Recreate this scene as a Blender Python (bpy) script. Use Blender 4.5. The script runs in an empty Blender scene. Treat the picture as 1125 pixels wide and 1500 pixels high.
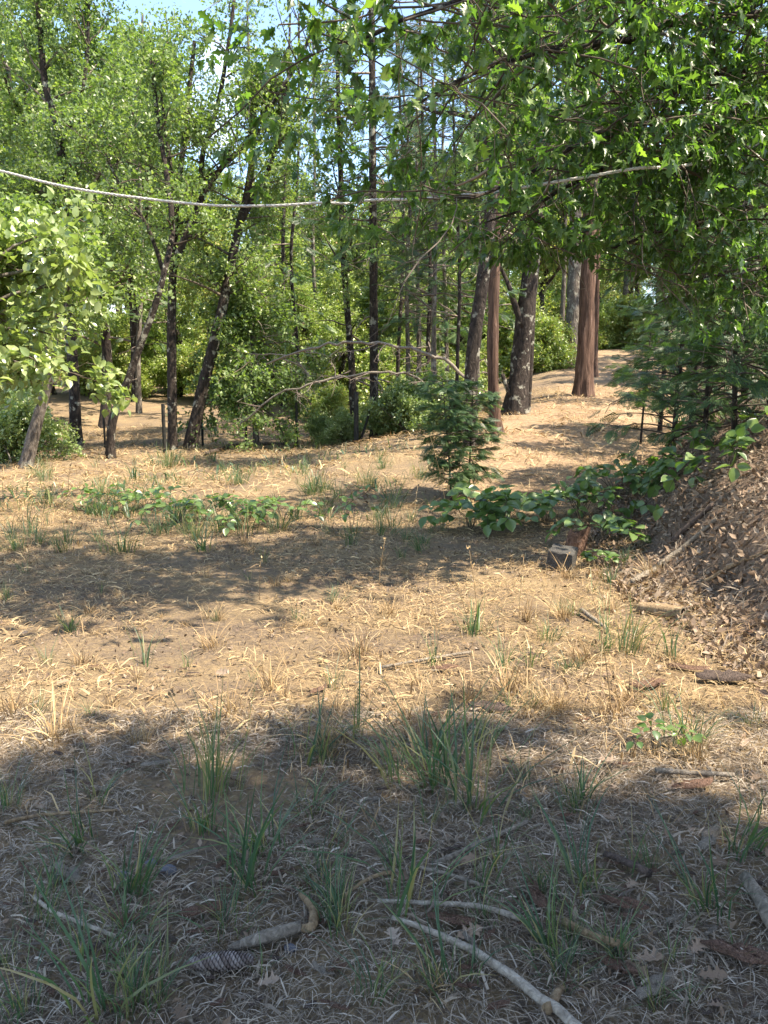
import bpy, math
import numpy as np
from math import radians, sin, cos, tan, pi
from mathutils import Vector, Matrix

# ------------------------------------------------------------------ camera, world, sun, exposure
scene = bpy.context.scene
C = scene.collection
F, U0, V0, CAMH = 1200.0, 562.5, 750.0, 1.55
PITCH = math.atan(190.0 / F)                       # looking slightly down
cam_data = bpy.data.cameras.new("camera")
cam_data.sensor_fit = 'VERTICAL'
cam_data.sensor_height = 24.0
cam_data.lens = 24.0 * F / 1500.0
cam_data.clip_start = 0.05
cam_data.clip_end = 3000.0
camera = bpy.data.objects.new("camera", cam_data)
camera.location = (0, 0, CAMH)
camera.rotation_euler = (pi / 2 - PITCH, 0, 0)
C.objects.link(camera)
scene.camera = camera

SUN_EL, SUN_AZ = radians(58), radians(107)          # azimuth clockwise from +Y: from the right, a little behind the camera
world = bpy.data.worlds.new("World")
scene.world = world
world.use_nodes = True
wn, wl = world.node_tree.nodes, world.node_tree.links
wn.clear()
w_out = wn.new('ShaderNodeOutputWorld')
w_bg = wn.new('ShaderNodeBackground')
w_sky = wn.new('ShaderNodeTexSky')
w_sky.sky_type = 'NISHITA'
w_sky.sun_disc = False
w_sky.sun_elevation = SUN_EL
w_sky.sun_rotation = SUN_AZ
w_sky.altitude = 600
w_bg.inputs['Strength'].default_value = 0.15
w_co = wn.new('ShaderNodeTexCoord')
w_no = wn.new('ShaderNodeTexNoise')
w_no.inputs['Scale'].default_value = 2.6
w_no.inputs['Detail'].default_value = 7
w_no.inputs['Roughness'].default_value = 0.62
w_rp = wn.new('ShaderNodeValToRGB')
w_rp.color_ramp.elements[0].position = 0.54
w_rp.color_ramp.elements[1].position = 0.68
w_mx = wn.new('ShaderNodeMixRGB')
w_mx.inputs[2].default_value = (7.5, 7.6, 7.8, 1)
wl.new(w_co.outputs['Generated'], w_no.inputs['Vector'])
wl.new(w_no.outputs['Fac'], w_rp.inputs['Fac'])
wl.new(w_rp.outputs['Color'], w_mx.inputs['Fac'])
wl.new(w_sky.outputs['Color'], w_mx.inputs[1])
wl.new(w_mx.outputs['Color'], w_bg.inputs['Color'])
wl.new(w_bg.outputs['Background'], w_out.inputs['Surface'])

sun_data = bpy.data.lights.new("sun", 'SUN')
sun_data.energy = 5.0
sun_data.angle = radians(0.53)
sun_data.color = (1.0, 0.875, 0.70)
sun = bpy.data.objects.new("sun", sun_data)
sd = Vector((sin(SUN_AZ) * cos(SUN_EL), cos(SUN_AZ) * cos(SUN_EL), sin(SUN_EL)))
sun.rotation_euler = sd.to_track_quat('Z', 'Y').to_euler()
sun.location = (30, -8, 40)
C.objects.link(sun)

vs = scene.view_settings
vs.view_transform = 'Standard'
vs.look = 'None'
vs.gamma = 1.0
vs.use_curve_mapping = False
vs.exposure = 1.72
scene.cycles.max_bounces = 6
scene.cycles.diffuse_bounces = 3
scene.cycles.glossy_bounces = 2
scene.cycles.transmission_bounces = 4
scene.cycles.caustics_reflective = False
scene.cycles.caustics_refractive = False
scene.cycles.use_denoising = True

# ------------------------------------------------------------------ helpers
RNG = np.random.default_rng(11)

def ray(u, v):
    x, y = (u - U0) / F, (V0 - v) / F
    cp, sp = cos(PITCH), sin(PITCH)
    return np.array([x, cp + y * sp, -sp + y * cp])

def W(u, v, d):
    r = ray(u, v)
    return np.array([0, 0, CAMH]) + r * (d / r[1])

def _hash(ix, iy, seed):
    h = (ix.astype(np.int64) * 374761393 + iy.astype(np.int64) * 668265263 + seed * 1442695041) & 0x7fffffff
    h = ((h ^ (h >> 13)) * 1274126177) & 0x7fffffff
    return ((h ^ (h >> 16)) & 0xffff) / 65535.0

def vnoise(x, y, seed=0):
    x, y = np.asarray(x, float), np.asarray(y, float)
    ix, iy = np.floor(x), np.floor(y)
    fx, fy = x - ix, y - iy
    fx, fy = fx * fx * (3 - 2 * fx), fy * fy * (3 - 2 * fy)
    a, b = _hash(ix, iy, seed), _hash(ix + 1, iy, seed)
    c, d = _hash(ix, iy + 1, seed), _hash(ix + 1, iy + 1, seed)
    return (a + (b - a) * fx) * (1 - fy) + (c + (d - c) * fx) * fy

def fbm(x, y, seed=0, octv=4):
    s, a, t = 0, 1.0, 0
    for i in range(octv):
        s = s + a * vnoise(np.asarray(x) * 2 ** i, np.asarray(y) * 2 ** i, seed + i)
        t += a
        a *= 0.5
    return s / t

def sstep(a, b, x):
    t = np.clip((np.asarray(x, float) - a) / (b - a), 0, 1)
    return t * t * (3 - 2 * t)

def foot(y):
    return np.interp(y, [-10, 0, 3, 5.5, 7.2, 9, 12, 16, 20, 26, 34, 80], [3.4, 2.75, 2.35, 2.1, 2.15, 2.6, 3.9, 5.6, 7.4, 10, 12, 20])

def trail_left(y):
    return np.interp(y, [8, 12, 15, 18, 22, 28, 33, 60], [0.2, 1.2, 2.1, 3.2, 4.9, 6.4, 7.4, 10])

def ground_z(x, y):
    x, y = np.asarray(x, float), np.asarray(y, float)
    s = np.maximum(x - foot(y) + 0.25 * (fbm(x * 0.9, y * 0.9, 5, 2) - 0.5), 0)
    H = np.interp(y, [0, 9, 14, 20, 40], [1.75, 1.75, 1.0, 0.6, 0.5])
    sl = np.minimum(s, s * s / 0.5 + 0.0)
    bank = H * np.tanh(sl * 0.9 / H) + 0.06 * np.maximum(x - foot(y) - 3, 0)
    zt = np.interp(y, [0, 10.5, 12, 15, 18, 22, 28, 33, 40, 80, 400], [0, 0, .15, .55, .88, 1.2, 2.0, 2.75, 3.1, 6.5, 22])
    wl_ = sstep(trail_left(y) - 5.5, trail_left(y) + 0.2, x)
    back = np.interp(y, [0, 20, 24, 28, 34, 50, 80, 400], [0, 0, .22, .7, .95, 2.5, 6.0, 22])
    lump = 0.5 * sstep(22, 26, y) * (1 - sstep(32, 40, y)) * (fbm(x * 0.22 + 3, y * 0.22, 9, 2) - 0.45) * 2
    z = zt * wl_ + (back + lump) * (1 - wl_) + bank
    amp = np.interp(y, [0, 3, 12, 30], [0.7, 1, 1.2, 2])
    z = z + amp * (0.09 * (fbm(x * 0.8, y * 0.8, 21, 3) - 0.5) + 0.035 * (fbm(x * 4, y * 4, 31, 3) - 0.5))
    z = z + sstep(0.1, 0.6, s) * (0.22 * (fbm(x * 2.0, y * 2.0, 41, 3) - 0.5) + .07 * (fbm(x * 7, y * 7, 43, 2) - .5))
    return z

def gz(x, y):
    return float(ground_z(np.array([x]), np.array([y]))[0])

def G(u, v):
    """where the view through a pixel meets the ground"""
    r = ray(u, v)
    t = np.linspace(1.2, 60, 6000)
    p = np.array([0, 0, CAMH])[None] + t[:, None] * r[None]
    hit = np.nonzero(p[:, 2] < ground_z(p[:, 0], p[:, 1]))[0]
    return p[hit[0]] if len(hit) else p[-1]

def norm(a):
    return a / np.maximum(np.linalg.norm(a, axis=-1, keepdims=True), 1e-9)

def new_mesh(name, verts, faces, rnd=None, smooth=False):
    """faces: list of int arrays, each (n, k)"""
    verts = np.ascontiguousarray(verts, dtype=np.float32).reshape(-1, 3)
    me = bpy.data.meshes.new(name)
    me.vertices.add(len(verts))
    me.vertices.foreach_set('co', verts.ravel())
    fl = [np.asarray(f, np.int32) for f in faces if len(f)]
    loops = np.concatenate([f.ravel() for f in fl])
    tot = np.concatenate([np.full(len(f), f.shape[1], np.int32) for f in fl])
    start = np.concatenate([[0], np.cumsum(tot)[:-1]]).astype(np.int32)
    me.loops.add(len(loops))
    me.loops.foreach_set('vertex_index', loops)
    me.polygons.add(len(tot))
    me.polygons.foreach_set('loop_start', start)
    me.polygons.foreach_set('loop_total', tot)
    if smooth:
        me.polygons.foreach_set('use_smooth', np.ones(len(tot), bool))
    if rnd is not None:
        at = me.attributes.new('rnd', 'FLOAT', 'POINT')
        at.data.foreach_set('value', np.asarray(rnd, np.float32))
    me.update(calc_edges=True)
    return me

def link(name, me, mat=None, parent=None, loc=None):
    o = bpy.data.objects.new(name, me)
    if mat is not None and me is not None and not me.materials:
        me.materials.append(mat)
    C.objects.link(o)
    if parent is not None:
        o.parent = parent
    if loc is not None:
        o.location = loc
    return o

def tag(o, label=None, cat=None, group=None, kind=None):
    if label: o['label'] = label
    if cat: o['category'] = cat
    if group: o['group'] = group
    if kind: o['kind'] = kind
    return o

def copy_tree(o, parent=None):
    c = o.copy()
    C.objects.link(c)
    c.parent = parent
    for ch in list(o.children):
        copy_tree(ch, c)
    return c

class MB:
    def __init__(self):
        self.v, self.f, self.r, self.n = [], [], [], 0
    def add(self, v, faces, r=0.5):
        v = np.asarray(v, float).reshape(-1, 3)
        self.v.append(v)
        for f in faces:
            f = np.asarray(f)
            if len(f): self.f.append(f + self.n)
        self.r.append(np.full(len(v), r) if np.isscalar(r) else np.asarray(r))
        self.n += len(v)
    def mesh(self, name, smooth=False):
        return new_mesh(name, np.concatenate(self.v), self.f, np.concatenate(self.r), smooth)

def resample(P, R, step):
    P, R = np.asarray(P, float), np.asarray(R, float)
    # Catmull-Rom through the points
    Q, S = [], []
    n = len(P)
    for i in range(n - 1):
        p0, p1, p2, p3 = P[max(i - 1, 0)], P[i], P[i + 1], P[min(i + 2, n - 1)]
        m = max(2, int(np.linalg.norm(p2 - p1) / step))
        for k in range(m):
            t = k / m
            Q.append(0.5 * ((2 * p1) + (-p0 + p2) * t + (2 * p0 - 5 * p1 + 4 * p2 - p3) * t * t + (-p0 + 3 * p1 - 3 * p2 + p3) * t ** 3))
            S.append(R[i] + (R[i + 1] - R[i]) * t)
    Q.append(P[-1]); S.append(R[-1])
    return np.array(Q), np.array(S)

def tube(P, R, sides=8, rough=0.0, furrow=0, seed=0, cap=True, lobes=0):
    P, R = np.asarray(P, float), np.asarray(R, float)
    n = len(P)
    T = norm(np.gradient(P, axis=0))
    up = np.array([0, 1.0, 0]) if abs(T[0][2]) > 0.7 else np.array([0, 0, 1.0])
    A = norm(np.cross(T, up)); B = np.cross(T, A)
    a = np.linspace(0, 2 * pi, sides, endpoint=False)
    rad = R[:, None] * np.ones(sides)[None]
    if rough:
        L = np.concatenate([[0], np.cumsum(np.linalg.norm(np.diff(P, axis=0), axis=1))])
        LL, AA = np.meshgrid(L, a, indexing='ij')
        k = vnoise(np.cos(AA) * 2.2 + 7 + LL * 1.3, np.sin(AA) * 2.2 + LL * 2.1, seed)
        rad = rad * (1 + rough * (k - 0.5) * 2)
        if furrow:
            w = vnoise(AA * furrow / (2 * pi) * 1.0 + 0.35 * np.sin(LL * 2.2), LL * 1.1, seed + 3)
            rad = rad * (1 + 0.16 * (np.abs(w - 0.5) * 2 - 0.5))
    if lobes:
        hh = np.exp(-(P[:, 2] - P[0, 2]) / (R[-1] * 2.5 + .12))[:, None]
        rad = rad * (1 + hh * (.16 * np.cos(lobes * a + seed) + .10 * np.cos((lobes + 2) * a + 2 * seed))[None])
    V = P[:, None] + rad[..., None] * (np.cos(a)[None, :, None] * A[:, None] + np.sin(a)[None, :, None] * B[:, None])
    i, j = np.meshgrid(np.arange(n - 1), np.arange(sides), indexing='ij')
    q = np.stack([i * sides + j, i * sides + (j + 1) % sides, (i + 1) * sides + (j + 1) % sides, (i + 1) * sides + j], -1).reshape(-1, 4)
    V = V.reshape(-1, 3)
    faces = [q]
    if cap:
        V = np.concatenate([V, P[:1], P[-1:]])
        c0, c1 = n * sides, n * sides + 1
        j = np.arange(sides)
        faces.append(np.stack([np.full(sides, c0), (j + 1) % sides, j], -1))
        faces.append(np.stack([np.full(sides, c1), (n - 1) * sides + j, (n - 1) * sides + (j + 1) % sides], -1))
    return V, faces

def tubes(P, R, sides=3):
    """many thin tubes at once; P (T,k,3), R (T,k)"""
    P, R = np.asarray(P, float), np.asarray(R, float)
    T_, k = P.shape[:2]
    T = norm(np.gradient(P, axis=1))
    up = np.where(np.abs(T[:, :1, 2:3]) > 0.8, np.array([1.0, 0, 0]), np.array([0, 0, 1.0]))
    A = norm(np.cross(T, up)); B = np.cross(T, A)
    a = np.linspace(0, 2 * pi, sides, endpoint=False)
    V = P[:, :, None] + R[:, :, None, None] * (np.cos(a)[:, None] * A[:, :, None] + np.sin(a)[:, None] * B[:, :, None])
    t, i, j = np.meshgrid(np.arange(T_), np.arange(k - 1), np.arange(sides), indexing='ij')
    b = t * k * sides
    q = np.stack([b + i * sides + j, b + i * sides + (j + 1) % sides, b + (i + 1) * sides + (j + 1) % sides, b + (i + 1) * sides + j], -1)
    return V.reshape(-1, 3), [q.reshape(-1, 4)]

def scatter(tv, tf, pos, xax, nrm, sc, rnd=None):
    """copies of a template (x along the leaf, z its normal); returns verts, faces, rnd"""
    pos = np.asarray(pos, float); M = len(pos)
    X = norm(np.asarray(xax, float))
    Y = norm(np.cross(np.asarray(nrm, float), X))
    Z = np.cross(X, Y)
    tv = np.asarray(tv, float)
    sc = np.broadcast_to(np.asarray(sc, float).reshape(-1, 1) if np.ndim(sc) < 2 else sc, (M, 1 if np.ndim(sc) < 2 else 3))
    if sc.shape[1] == 1: sc = np.repeat(sc, 3, 1)
    L = tv[None] * sc[:, None]
    V = pos[:, None] + L[..., :1] * X[:, None] + L[..., 1:2] * Y[:, None] + L[..., 2:] * Z[:, None]
    off = (np.arange(M) * len(tv))
    faces = [(np.asarray(f)[None] + off[:, None, None]).reshape(-1, np.asarray(f).shape[1]) for f in tf]
    r = RNG.random(M) if rnd is None else rnd
    return V.reshape(-1, 3), faces, np.repeat(r, len(tv))

def rdir(n, rng=RNG):
    return norm(rng.normal(size=(n, 3)))

# leaf templates (x from 0 to 1)
DIAMOND = (np.array([[0, 0, 0], [.45, .29, .05], [1, 0, -.06], [.45, -.29, .05]]), [np.array([[0, 2, 1], [0, 3, 2]])])
def strip_leaf(xs, ws, fold=0.12, droop=0.18):
    xs, ws = np.array(xs), np.array(ws)
    v = []
    for x, w in zip(xs, ws):
        z = -droop * x * x
        v += [[x, w, z + fold * w], [x, 0, z - fold * 0.05], [x, -w, z + fold * w]]
    f = []
    for i in range(len(xs) - 1):
        a, b = 3 * i, 3 * i + 3
        f += [[a, a + 1, b + 1, b], [a + 1, a + 2, b + 2, b + 1]]
    return np.array(v), [np.array(f)]
OAK_FULL = strip_leaf([0, .08, .16, .22, .3, .38, .47, .54, .64, .71, .8, .87, 1], [.012, .015, .09, .21, .1, .13, .36, .13, .17, .37, .13, .17, .0], 0.25, .22)
OAK_LOW = strip_leaf([0, .22, .36, .56, .70, 1], [.012, .19, .085, .27, .11, .03], 0.3, .28)
OVATE = strip_leaf([0, .12, .3, .5, .72, .9, 1], [.01, .2, .34, .37, .27, .11, .0], 0.3, .2)
OVATE_LOW = strip_leaf([0, .25, .6, 1], [.02, .3, .3, .0], 0.3, .2)

# ------------------------------------------------------------------ materials
def mat_base(name):
    m = bpy.data.materials.new(name)
    m.use_nodes = True
    n, l = m.node_tree.nodes, m.node_tree.links
    n.clear()
    out = n.new('ShaderNodeOutputMaterial')
    p = n.new('ShaderNodeBsdfPrincipled')
    l.new(p.outputs[0], out.inputs['Surface'])
    return m, n, l, p, out

def ramp(n, stops):
    r = n.new('ShaderNodeValToRGB')
    e = r.color_ramp.elements
    while len(e) < len(stops): e.new(0.5)
    for el, (p, c) in zip(e, stops):
        el.position = p
        el.color = (*c, 1)
    return r

def noise(n, l, scale, detail=4, rough=0.6, vec=None, dist=0):
    t = n.new('ShaderNodeTexNoise')
    t.inputs['Scale'].default_value = scale
    t.inputs['Detail'].default_value = detail
    t.inputs['Roughness'].default_value = rough
    t.inputs['Distortion'].default_value = dist
    if vec is not None: l.new(vec, t.inputs['Vector'])
    return t

def bump(n, l, p, h, strength=0.5, dist=0.02):
    b = n.new('ShaderNodeBump')
    b.inputs['Strength'].default_value = strength
    b.inputs['Distance'].default_value = dist
    l.new(h, b.inputs['Height'])
    l.new(b.outputs[0], p.inputs['Normal'])

def rnd_fac(n, l):
    a = n.new('ShaderNodeAttribute'); a.attribute_name = 'rnd'
    o = n.new('ShaderNodeObjectInfo')
    ad = n.new('ShaderNodeMath'); ad.operation = 'MULTIPLY_ADD'
    l.new(o.outputs['Random'], ad.inputs[0]); ad.inputs[1].default_value = 0.37
    l.new(a.outputs['Fac'], ad.inputs[2])
    fr = n.new('ShaderNodeMath'); fr.operation = 'PINGPONG'; fr.inputs[1].default_value = 1.0
    l.new(ad.outputs[0], fr.inputs[0])
    return fr.outputs[0]

def leaf_mat(name, stops, trans=0.35, tcol=(1.5, 1.6, .7), rough=0.42, spec=0.5):
    m, n, l, p, out = mat_base(name)
    r = ramp(n, stops)
    l.new(rnd_fac(n, l), r.inputs['Fac'])
    l.new(r.outputs['Color'], p.inputs['Base Color'])
    p.inputs['Roughness'].default_value = rough
    p.inputs['Specular IOR Level'].default_value = spec
    if trans:
        t = n.new('ShaderNodeBsdfTranslucent')
        mu = n.new('ShaderNodeMixRGB'); mu.blend_type = 'MULTIPLY'; mu.inputs[0].default_value = 1
        l.new(r.outputs['Color'], mu.inputs[1]); mu.inputs[2].default_value = (*tcol, 1)
        l.new(mu.outputs[0], t.inputs['Color'])
        mx = n.new('ShaderNodeMixShader'); mx.inputs[0].default_value = trans
        l.new(p.outputs[0], mx.inputs[1]); l.new(t.outputs[0], mx.inputs[2])
        l.new(mx.outputs[0], out.inputs['Surface'])
    return m

def bark_mat(name, c0, c1, c2=None, stretch=6.0, scale=9.0, lichen=0.0, bs=0.8):
    m, n, l, p, out = mat_base(name)
    tc = n.new('ShaderNodeTexCoord')
    mp = n.new('ShaderNodeMapping'); mp.inputs['Scale'].default_value = (scale, scale, scale / stretch)
    l.new(tc.outputs['Object'], mp.inputs['Vector'])
    t = noise(n, l, 2.2, 6, 0.65, mp.outputs[0], 0.6)
    stops = [(0.34, c0), (0.6, c1)] + ([(0.74, c2)] if c2 else [])
    r = ramp(n, stops)
    l.new(t.outputs['Fac'], r.inputs['Fac'])
    col = r.outputs['Color']
    if lichen:
        t2 = noise(n, l, 5.5, 5, 0.6, tc.outputs['Object'])
        r2 = ramp(n, [(0.60 - 0.08 * lichen, (0, 0, 0)), (0.66 - 0.08 * lichen, (1, 1, 1))])
        l.new(t2.outputs['Fac'], r2.inputs['Fac'])
        mx = n.new('ShaderNodeMixRGB'); l.new(r2.outputs['Color'], mx.inputs[0])
        l.new(col, mx.inputs[1]); mx.inputs[2].default_value = (0.27, 0.26, 0.21, 1)
        col = mx.outputs[0]
    l.new(col, p.inputs['Base Color'])
    p.inputs['Roughness'].default_value = 0.9
    p.inputs['Specular IOR Level'].default_value = 0.2
    bump(n, l, p, t.outputs['Fac'], bs, 0.05)
    return m

def rnd_mat(name, stops, rough=0.8, spec=0.25, trans=0.0):
    return leaf_mat(name, stops, trans, (1.1, 1.0, .8), rough, spec)

def ground_mat(name, stops, fine=28.0):
    m, n, l, p, out = mat_base(name)
    tc = n.new('ShaderNodeTexCoord')
    a = noise(n, l, 0.9, 5, 0.65, tc.outputs['Object'])
    b = noise(n, l, fine, 6, 0.75, tc.outputs['Object'], 0.8)
    mx = n.new('ShaderNodeMath'); mx.operation = 'MULTIPLY_ADD'
    l.new(a.outputs['Fac'], mx.inputs[0]); mx.inputs[1].default_value = 0.45
    m2 = n.new('ShaderNodeMath'); m2.operation = 'MULTIPLY'; l.new(b.outputs['Fac'], m2.inputs[0]); m2.inputs[1].default_value = 0.55
    l.new(m2.outputs[0], mx.inputs[2])
    r = ramp(n, stops)
    l.new(mx.outputs[0], r.inputs['Fac'])
    l.new(r.outputs['Color'], p.inputs['Base Color'])
    p.inputs['Roughness'].default_value = 0.95
    p.inputs['Specular IOR Level'].default_value = 0.1
    bump(n, l, p, b.outputs['Fac'], 0.9, 0.03)
    return m

M = {}
M['ground'] = ground_mat('dry_ground', [(.30, (.05, .038, .031)), (.44, (.15, .115, .085)), (.54, (.235, .172, .10)), (.64, (.33, .25, .145))], 34)
M['trail'] = ground_mat('trail_dirt', [(.3, (.09, .06, .04)), (.45, (.22, .152, .095)), (.6, (.33, .24, .15))], 16)
M['bank'] = ground_mat('bank_soil', [(.3, (.05, .036, .028)), (.47, (.14, .10, .075)), (.62, (.25, .185, .135))])
M['straw'] = rnd_mat('straw', [(0, (.04, .031, .026)), (.3, (.125, .098, .074)), (.65, (.25, .203, .15)), (.9, (.36, .30, .225)), (1, (.46, .41, .34))], 0.6, 0.3, 0.1)  # weathered grey; part of it is the near shade's coolness put into the colour
M['dry_blade'] = rnd_mat('dry_blade', [(0, (.09, .06, .038)), (.3, (.225, .15, .078)), (.7, (.39, .27, .135)), (1, (.50, .39, .22))], 0.6, 0.3, 0.15)  # golden dry grass, with warmth of the sunlit band put into the colour
M['grass'] = leaf_mat('green_blade', [(0, (.035, .075, .045)), (.5, (.062, .12, .062)), (.82, (.11, .17, .075)), (.92, (.2, .2, .09)), (1, (.34, .27, .15))], .35)
M['dead_leaf'] = rnd_mat('dead_leaf', [(0, (.06, .04, .028)), (.35, (.14, .095, .062)), (.7, (.25, .18, .125)), (.9, (.27, .205, .15)), (1, (.32, .26, .20))], .7, .3, .1)
M['bark_chip'] = bark_mat('bark_chip', (.07, .042, .03), (.22, .135, .095), (.34, .27, .22), 1.5, 14, 0, .7)
M['gray_wood'] = bark_mat('weathered_wood', (.10, .085, .068), (.25, .215, .17), (.40, .36, .30), 2, 22, 0, .5)
M['bleached'] = bark_mat('bleached_wood', (.2, .17, .135), (.40, .355, .29), (.5, .46, .39), 2, 22, 0, .5)
M['tan_wood'] = bark_mat('peeled_wood', (.14, .095, .055), (.29, .21, .125), (.38, .31, .22), 2, 22, 0, .5)
M['dark_wood'] = bark_mat('dark_wood', (.035, .028, .024), (.12, .09, .075), None, 2, 18, 0, .6)
M['oak_bark'] = bark_mat('oak_bark', (.014, .011, .010), (.055, .043, .035), (.12, .10, .085), 2.5, 9, .35, 1)
M['cedar_bark'] = bark_mat('cedar_bark', (.045, .027, .02), (.15, .092, .066), (.28, .20, .16), 12, 10, 0, 1)
M['gray_bark'] = bark_mat('gray_bark', (.05, .042, .036), (.17, .145, .12), (.28, .25, .22), 4, 9, .5, .9)
M['twig'] = rnd_mat('twig', [(0, (.03, .022, .018)), (.6, (.10, .08, .06)), (1, (.25, .21, .17))], .85, .2)
M['dead_twig'] = rnd_mat('dead_twig', [(0, (.10, .08, .065)), (.6, (.26, .21, .17)), (1, (.42, .37, .31))], .85, .2)
M['leaf_oak'] = leaf_mat('leaf_oak', [(0, (.04, .075, .026)), (.5, (.085, .145, .045)), (.88, (.14, .21, .065)), (1, (.21, .28, .07))], .45, (1.5, 1.9, .55), .34, .5)
M['leaf_mid'] = leaf_mat('leaf_mid', [(0, (.055, .09, .034)), (.5, (.125, .18, .066)), (.9, (.205, .27, .10)), (1, (.30, .34, .13))], .38, (1.5, 1.75, .6), .38, .45)
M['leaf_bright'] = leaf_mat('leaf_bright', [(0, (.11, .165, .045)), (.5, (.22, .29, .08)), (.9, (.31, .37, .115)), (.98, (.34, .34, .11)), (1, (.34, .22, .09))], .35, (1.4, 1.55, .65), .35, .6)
M['leaf_pale'] = leaf_mat('leaf_pale', [(0, (.10, .15, .05)), (.5, (.18, .245, .09)), (1, (.29, .34, .14))], .33, (1.4, 1.6, .65), .30, .8)
M['leaf_shrub'] = leaf_mat('leaf_shrub', [(0, (.045, .085, .024)), (.6, (.09, .155, .04)), (1, (.16, .23, .07))], .3, (1.6, 1.9, .7), .32, .7)
M['needle'] = leaf_mat('cedar_needle', [(0, (.022, .045, .022)), (.5, (.045, .085, .038)), (.9, (.085, .145, .055)), (1, (.13, .19, .07))], .28, (1.5, 1.8, .7), .45, .4)
M['needle_brown'] = rnd_mat('brown_needle', [(0, (.10, .06, .03)), (1, (.28, .18, .10))], .7, .2, .2)
M['concrete'] = bark_mat('old_concrete', (.06, .058, .053), (.11, .105, .097), (.155, .148, .135), 1, 9, 0, .8)
M['steel'] = bark_mat('painted_steel', (.015, .016, .014), (.035, .034, .03), (.08, .05, .03), 2, 12, 0, .2)
M['rope'] = bark_mat('pale_rope', (.42, .41, .38), (.6, .58, .54), (.7, .68, .64), 1, 40, 0, .4)
M['cone'] = rnd_mat('cone_scale', [(0, (.07, .05, .045)), (.6, (.17, .135, .12)), (1, (.30, .26, .24))], .7, .3)
M['stone'] = bark_mat('blue_gray_stone', (.09, .095, .115), (.18, .185, .21), (.3, .3, .31), 1, 12, 0, .5)

# ------------------------------------------------------------------ ground, bank, trail (one sheet cut into three)
def spread(lo, fine_lo, fine_hi, hi, step, grow=1.12):
    a = list(np.arange(fine_lo, fine_hi + 1e-6, step))
    s, x = step, a[-1]
    while x < hi:
        s = min(s * grow, 40); x += s; a.append(x)
    s, x = step, a[0]
    b = []
    while x > lo:
        s = min(s * grow, 40); x -= s; b.append(x)
    return np.array(b[::-1] + a)
gx = spread(-600, -5, 7, 600, 0.09)
gy = spread(-120, 1, 14, 900, 0.09, 1.06)
XX, YY = np.meshgrid(gx, gy, indexing='ij')
ZZ = ground_z(XX, YY)
GV = np.stack([XX, YY, ZZ], -1).reshape(-1, 3)
i, j = np.meshgrid(np.arange(len(gx) - 1), np.arange(len(gy) - 1), indexing='ij')
n_ = len(gy)
GQ = np.stack([i * n_ + j, (i + 1) * n_ + j, (i + 1) * n_ + j + 1, i * n_ + j + 1], -1).reshape(-1, 4)
cx, cy = GV[GQ].mean(1)[:, 0], GV[GQ].mean(1)[:, 1]
wob = 0.5 * (fbm(cx * 1.2, cy * 1.2, 77, 3) - 0.5)
is_bank = (cx > foot(cy) + 0.1 + wob) & (cy < 60) & (cx < 60)
is_trail = (~is_bank) & (cx > trail_left(cy) - 0.3 + 2 * wob) & (cy > 11 + wob) & (cy < 60)
for nm, sel, mt in (('ground', ~is_bank & ~is_trail, 'ground'), ('bank', is_bank, 'bank'), ('trail', is_trail, 'trail')):
    q = GQ[sel]
    used, inv = np.unique(q, return_inverse=True)
    me = new_mesh(nm, GV[used], [inv.reshape(-1, 4)], None, True)
    tag(link(nm, me, M[mt]), kind='structure')

# ------------------------------------------------------------------ tree builders
def limb_points(p0, d0, L, k, rng, droop=0.0, wig=0.12):
    pts = [np.array(p0, float)]
    d = np.array(d0, float)
    for _ in range(k - 1):
        d = norm(d + rng.normal(size=3) * wig + np.array([0, 0, -droop]))
        pts.append(pts[-1] + d * L / (k - 1))
    return np.array(pts)

def grow(stems, rng, n, zmin, L0, tmin=0.25, up=0.35, droop=0.02, sub=6, twigs=4, twig_l=0.45, taper=True, zmax=None, zsh=None, gap=0.0):
    """branches > sub-branches > twigs from a list of (points, radii); returns tube data and twig array"""
    br, sb, tw = [], [], []
    lens = np.array([np.linalg.norm(np.diff(s[0], axis=0), axis=1).sum() for s in stems])
    ztop = max(s[0][:, 2].max() for s in stems)
    tries = 0
    while len(br) < n and tries < n * 30:
        tries += 1
        s = stems[rng.choice(len(stems), p=lens / lens.sum())]
        t = rng.random() ** 0.8
        k = t * (len(s[0]) - 1); a = int(min(k, len(s[0]) - 2)); p = s[0][a] + (s[0][a + 1] - s[0][a]) * (k - a)
        if p[2] < zmin: continue
        r = s[1][a]
        rel = (p[2] - zmin) / max(ztop - zmin, .1)
        L = L0 * rng.uniform(.55, 1.1) * ((1 - 0.6 * rel) if taper else 1)
        az = rng.uniform(0, 2 * pi)
        e = up + rng.normal() * 0.25 + 0.5 * rel * (up > 0)
        d = np.array([cos(az) * cos(e), sin(az) * cos(e), sin(e)])
        P = limb_points(p, d, L, 6, rng, droop, .16)
        br.append((P, np.linspace(min(r * .5, .012 + L * .012), .005, 6)))
        for _ in range(sub):
            t2 = rng.uniform(tmin, 1); k2 = t2 * 5; b = int(min(k2, 4)); q = P[b] + (P[b + 1] - P[b]) * (k2 - b)
            d2 = norm(norm(P[b + 1] - P[b]) * .7 + rdir(1, rng)[0] * .8 + np.array([0, 0, .1 * (up > 0)]))
            S = limb_points(q, d2, L * rng.uniform(.22, .42), 4, rng, droop * 2, .2)
            sb.append(S)
            for _ in range(twigs):
                t3 = rng.uniform(.2, 1); k3 = t3 * 3; c = int(min(k3, 2)); w = S[c] + (S[c + 1] - S[c]) * (k3 - c)
                d3 = norm(norm(S[c + 1] - S[c]) * .5 + rdir(1, rng)[0] * .9)
                tw.append(limb_points(w, d3, twig_l * rng.uniform(.6, 1.3), 3, rng, droop * 3, .25))
    return br, np.array(sb), np.array(tw)

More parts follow.
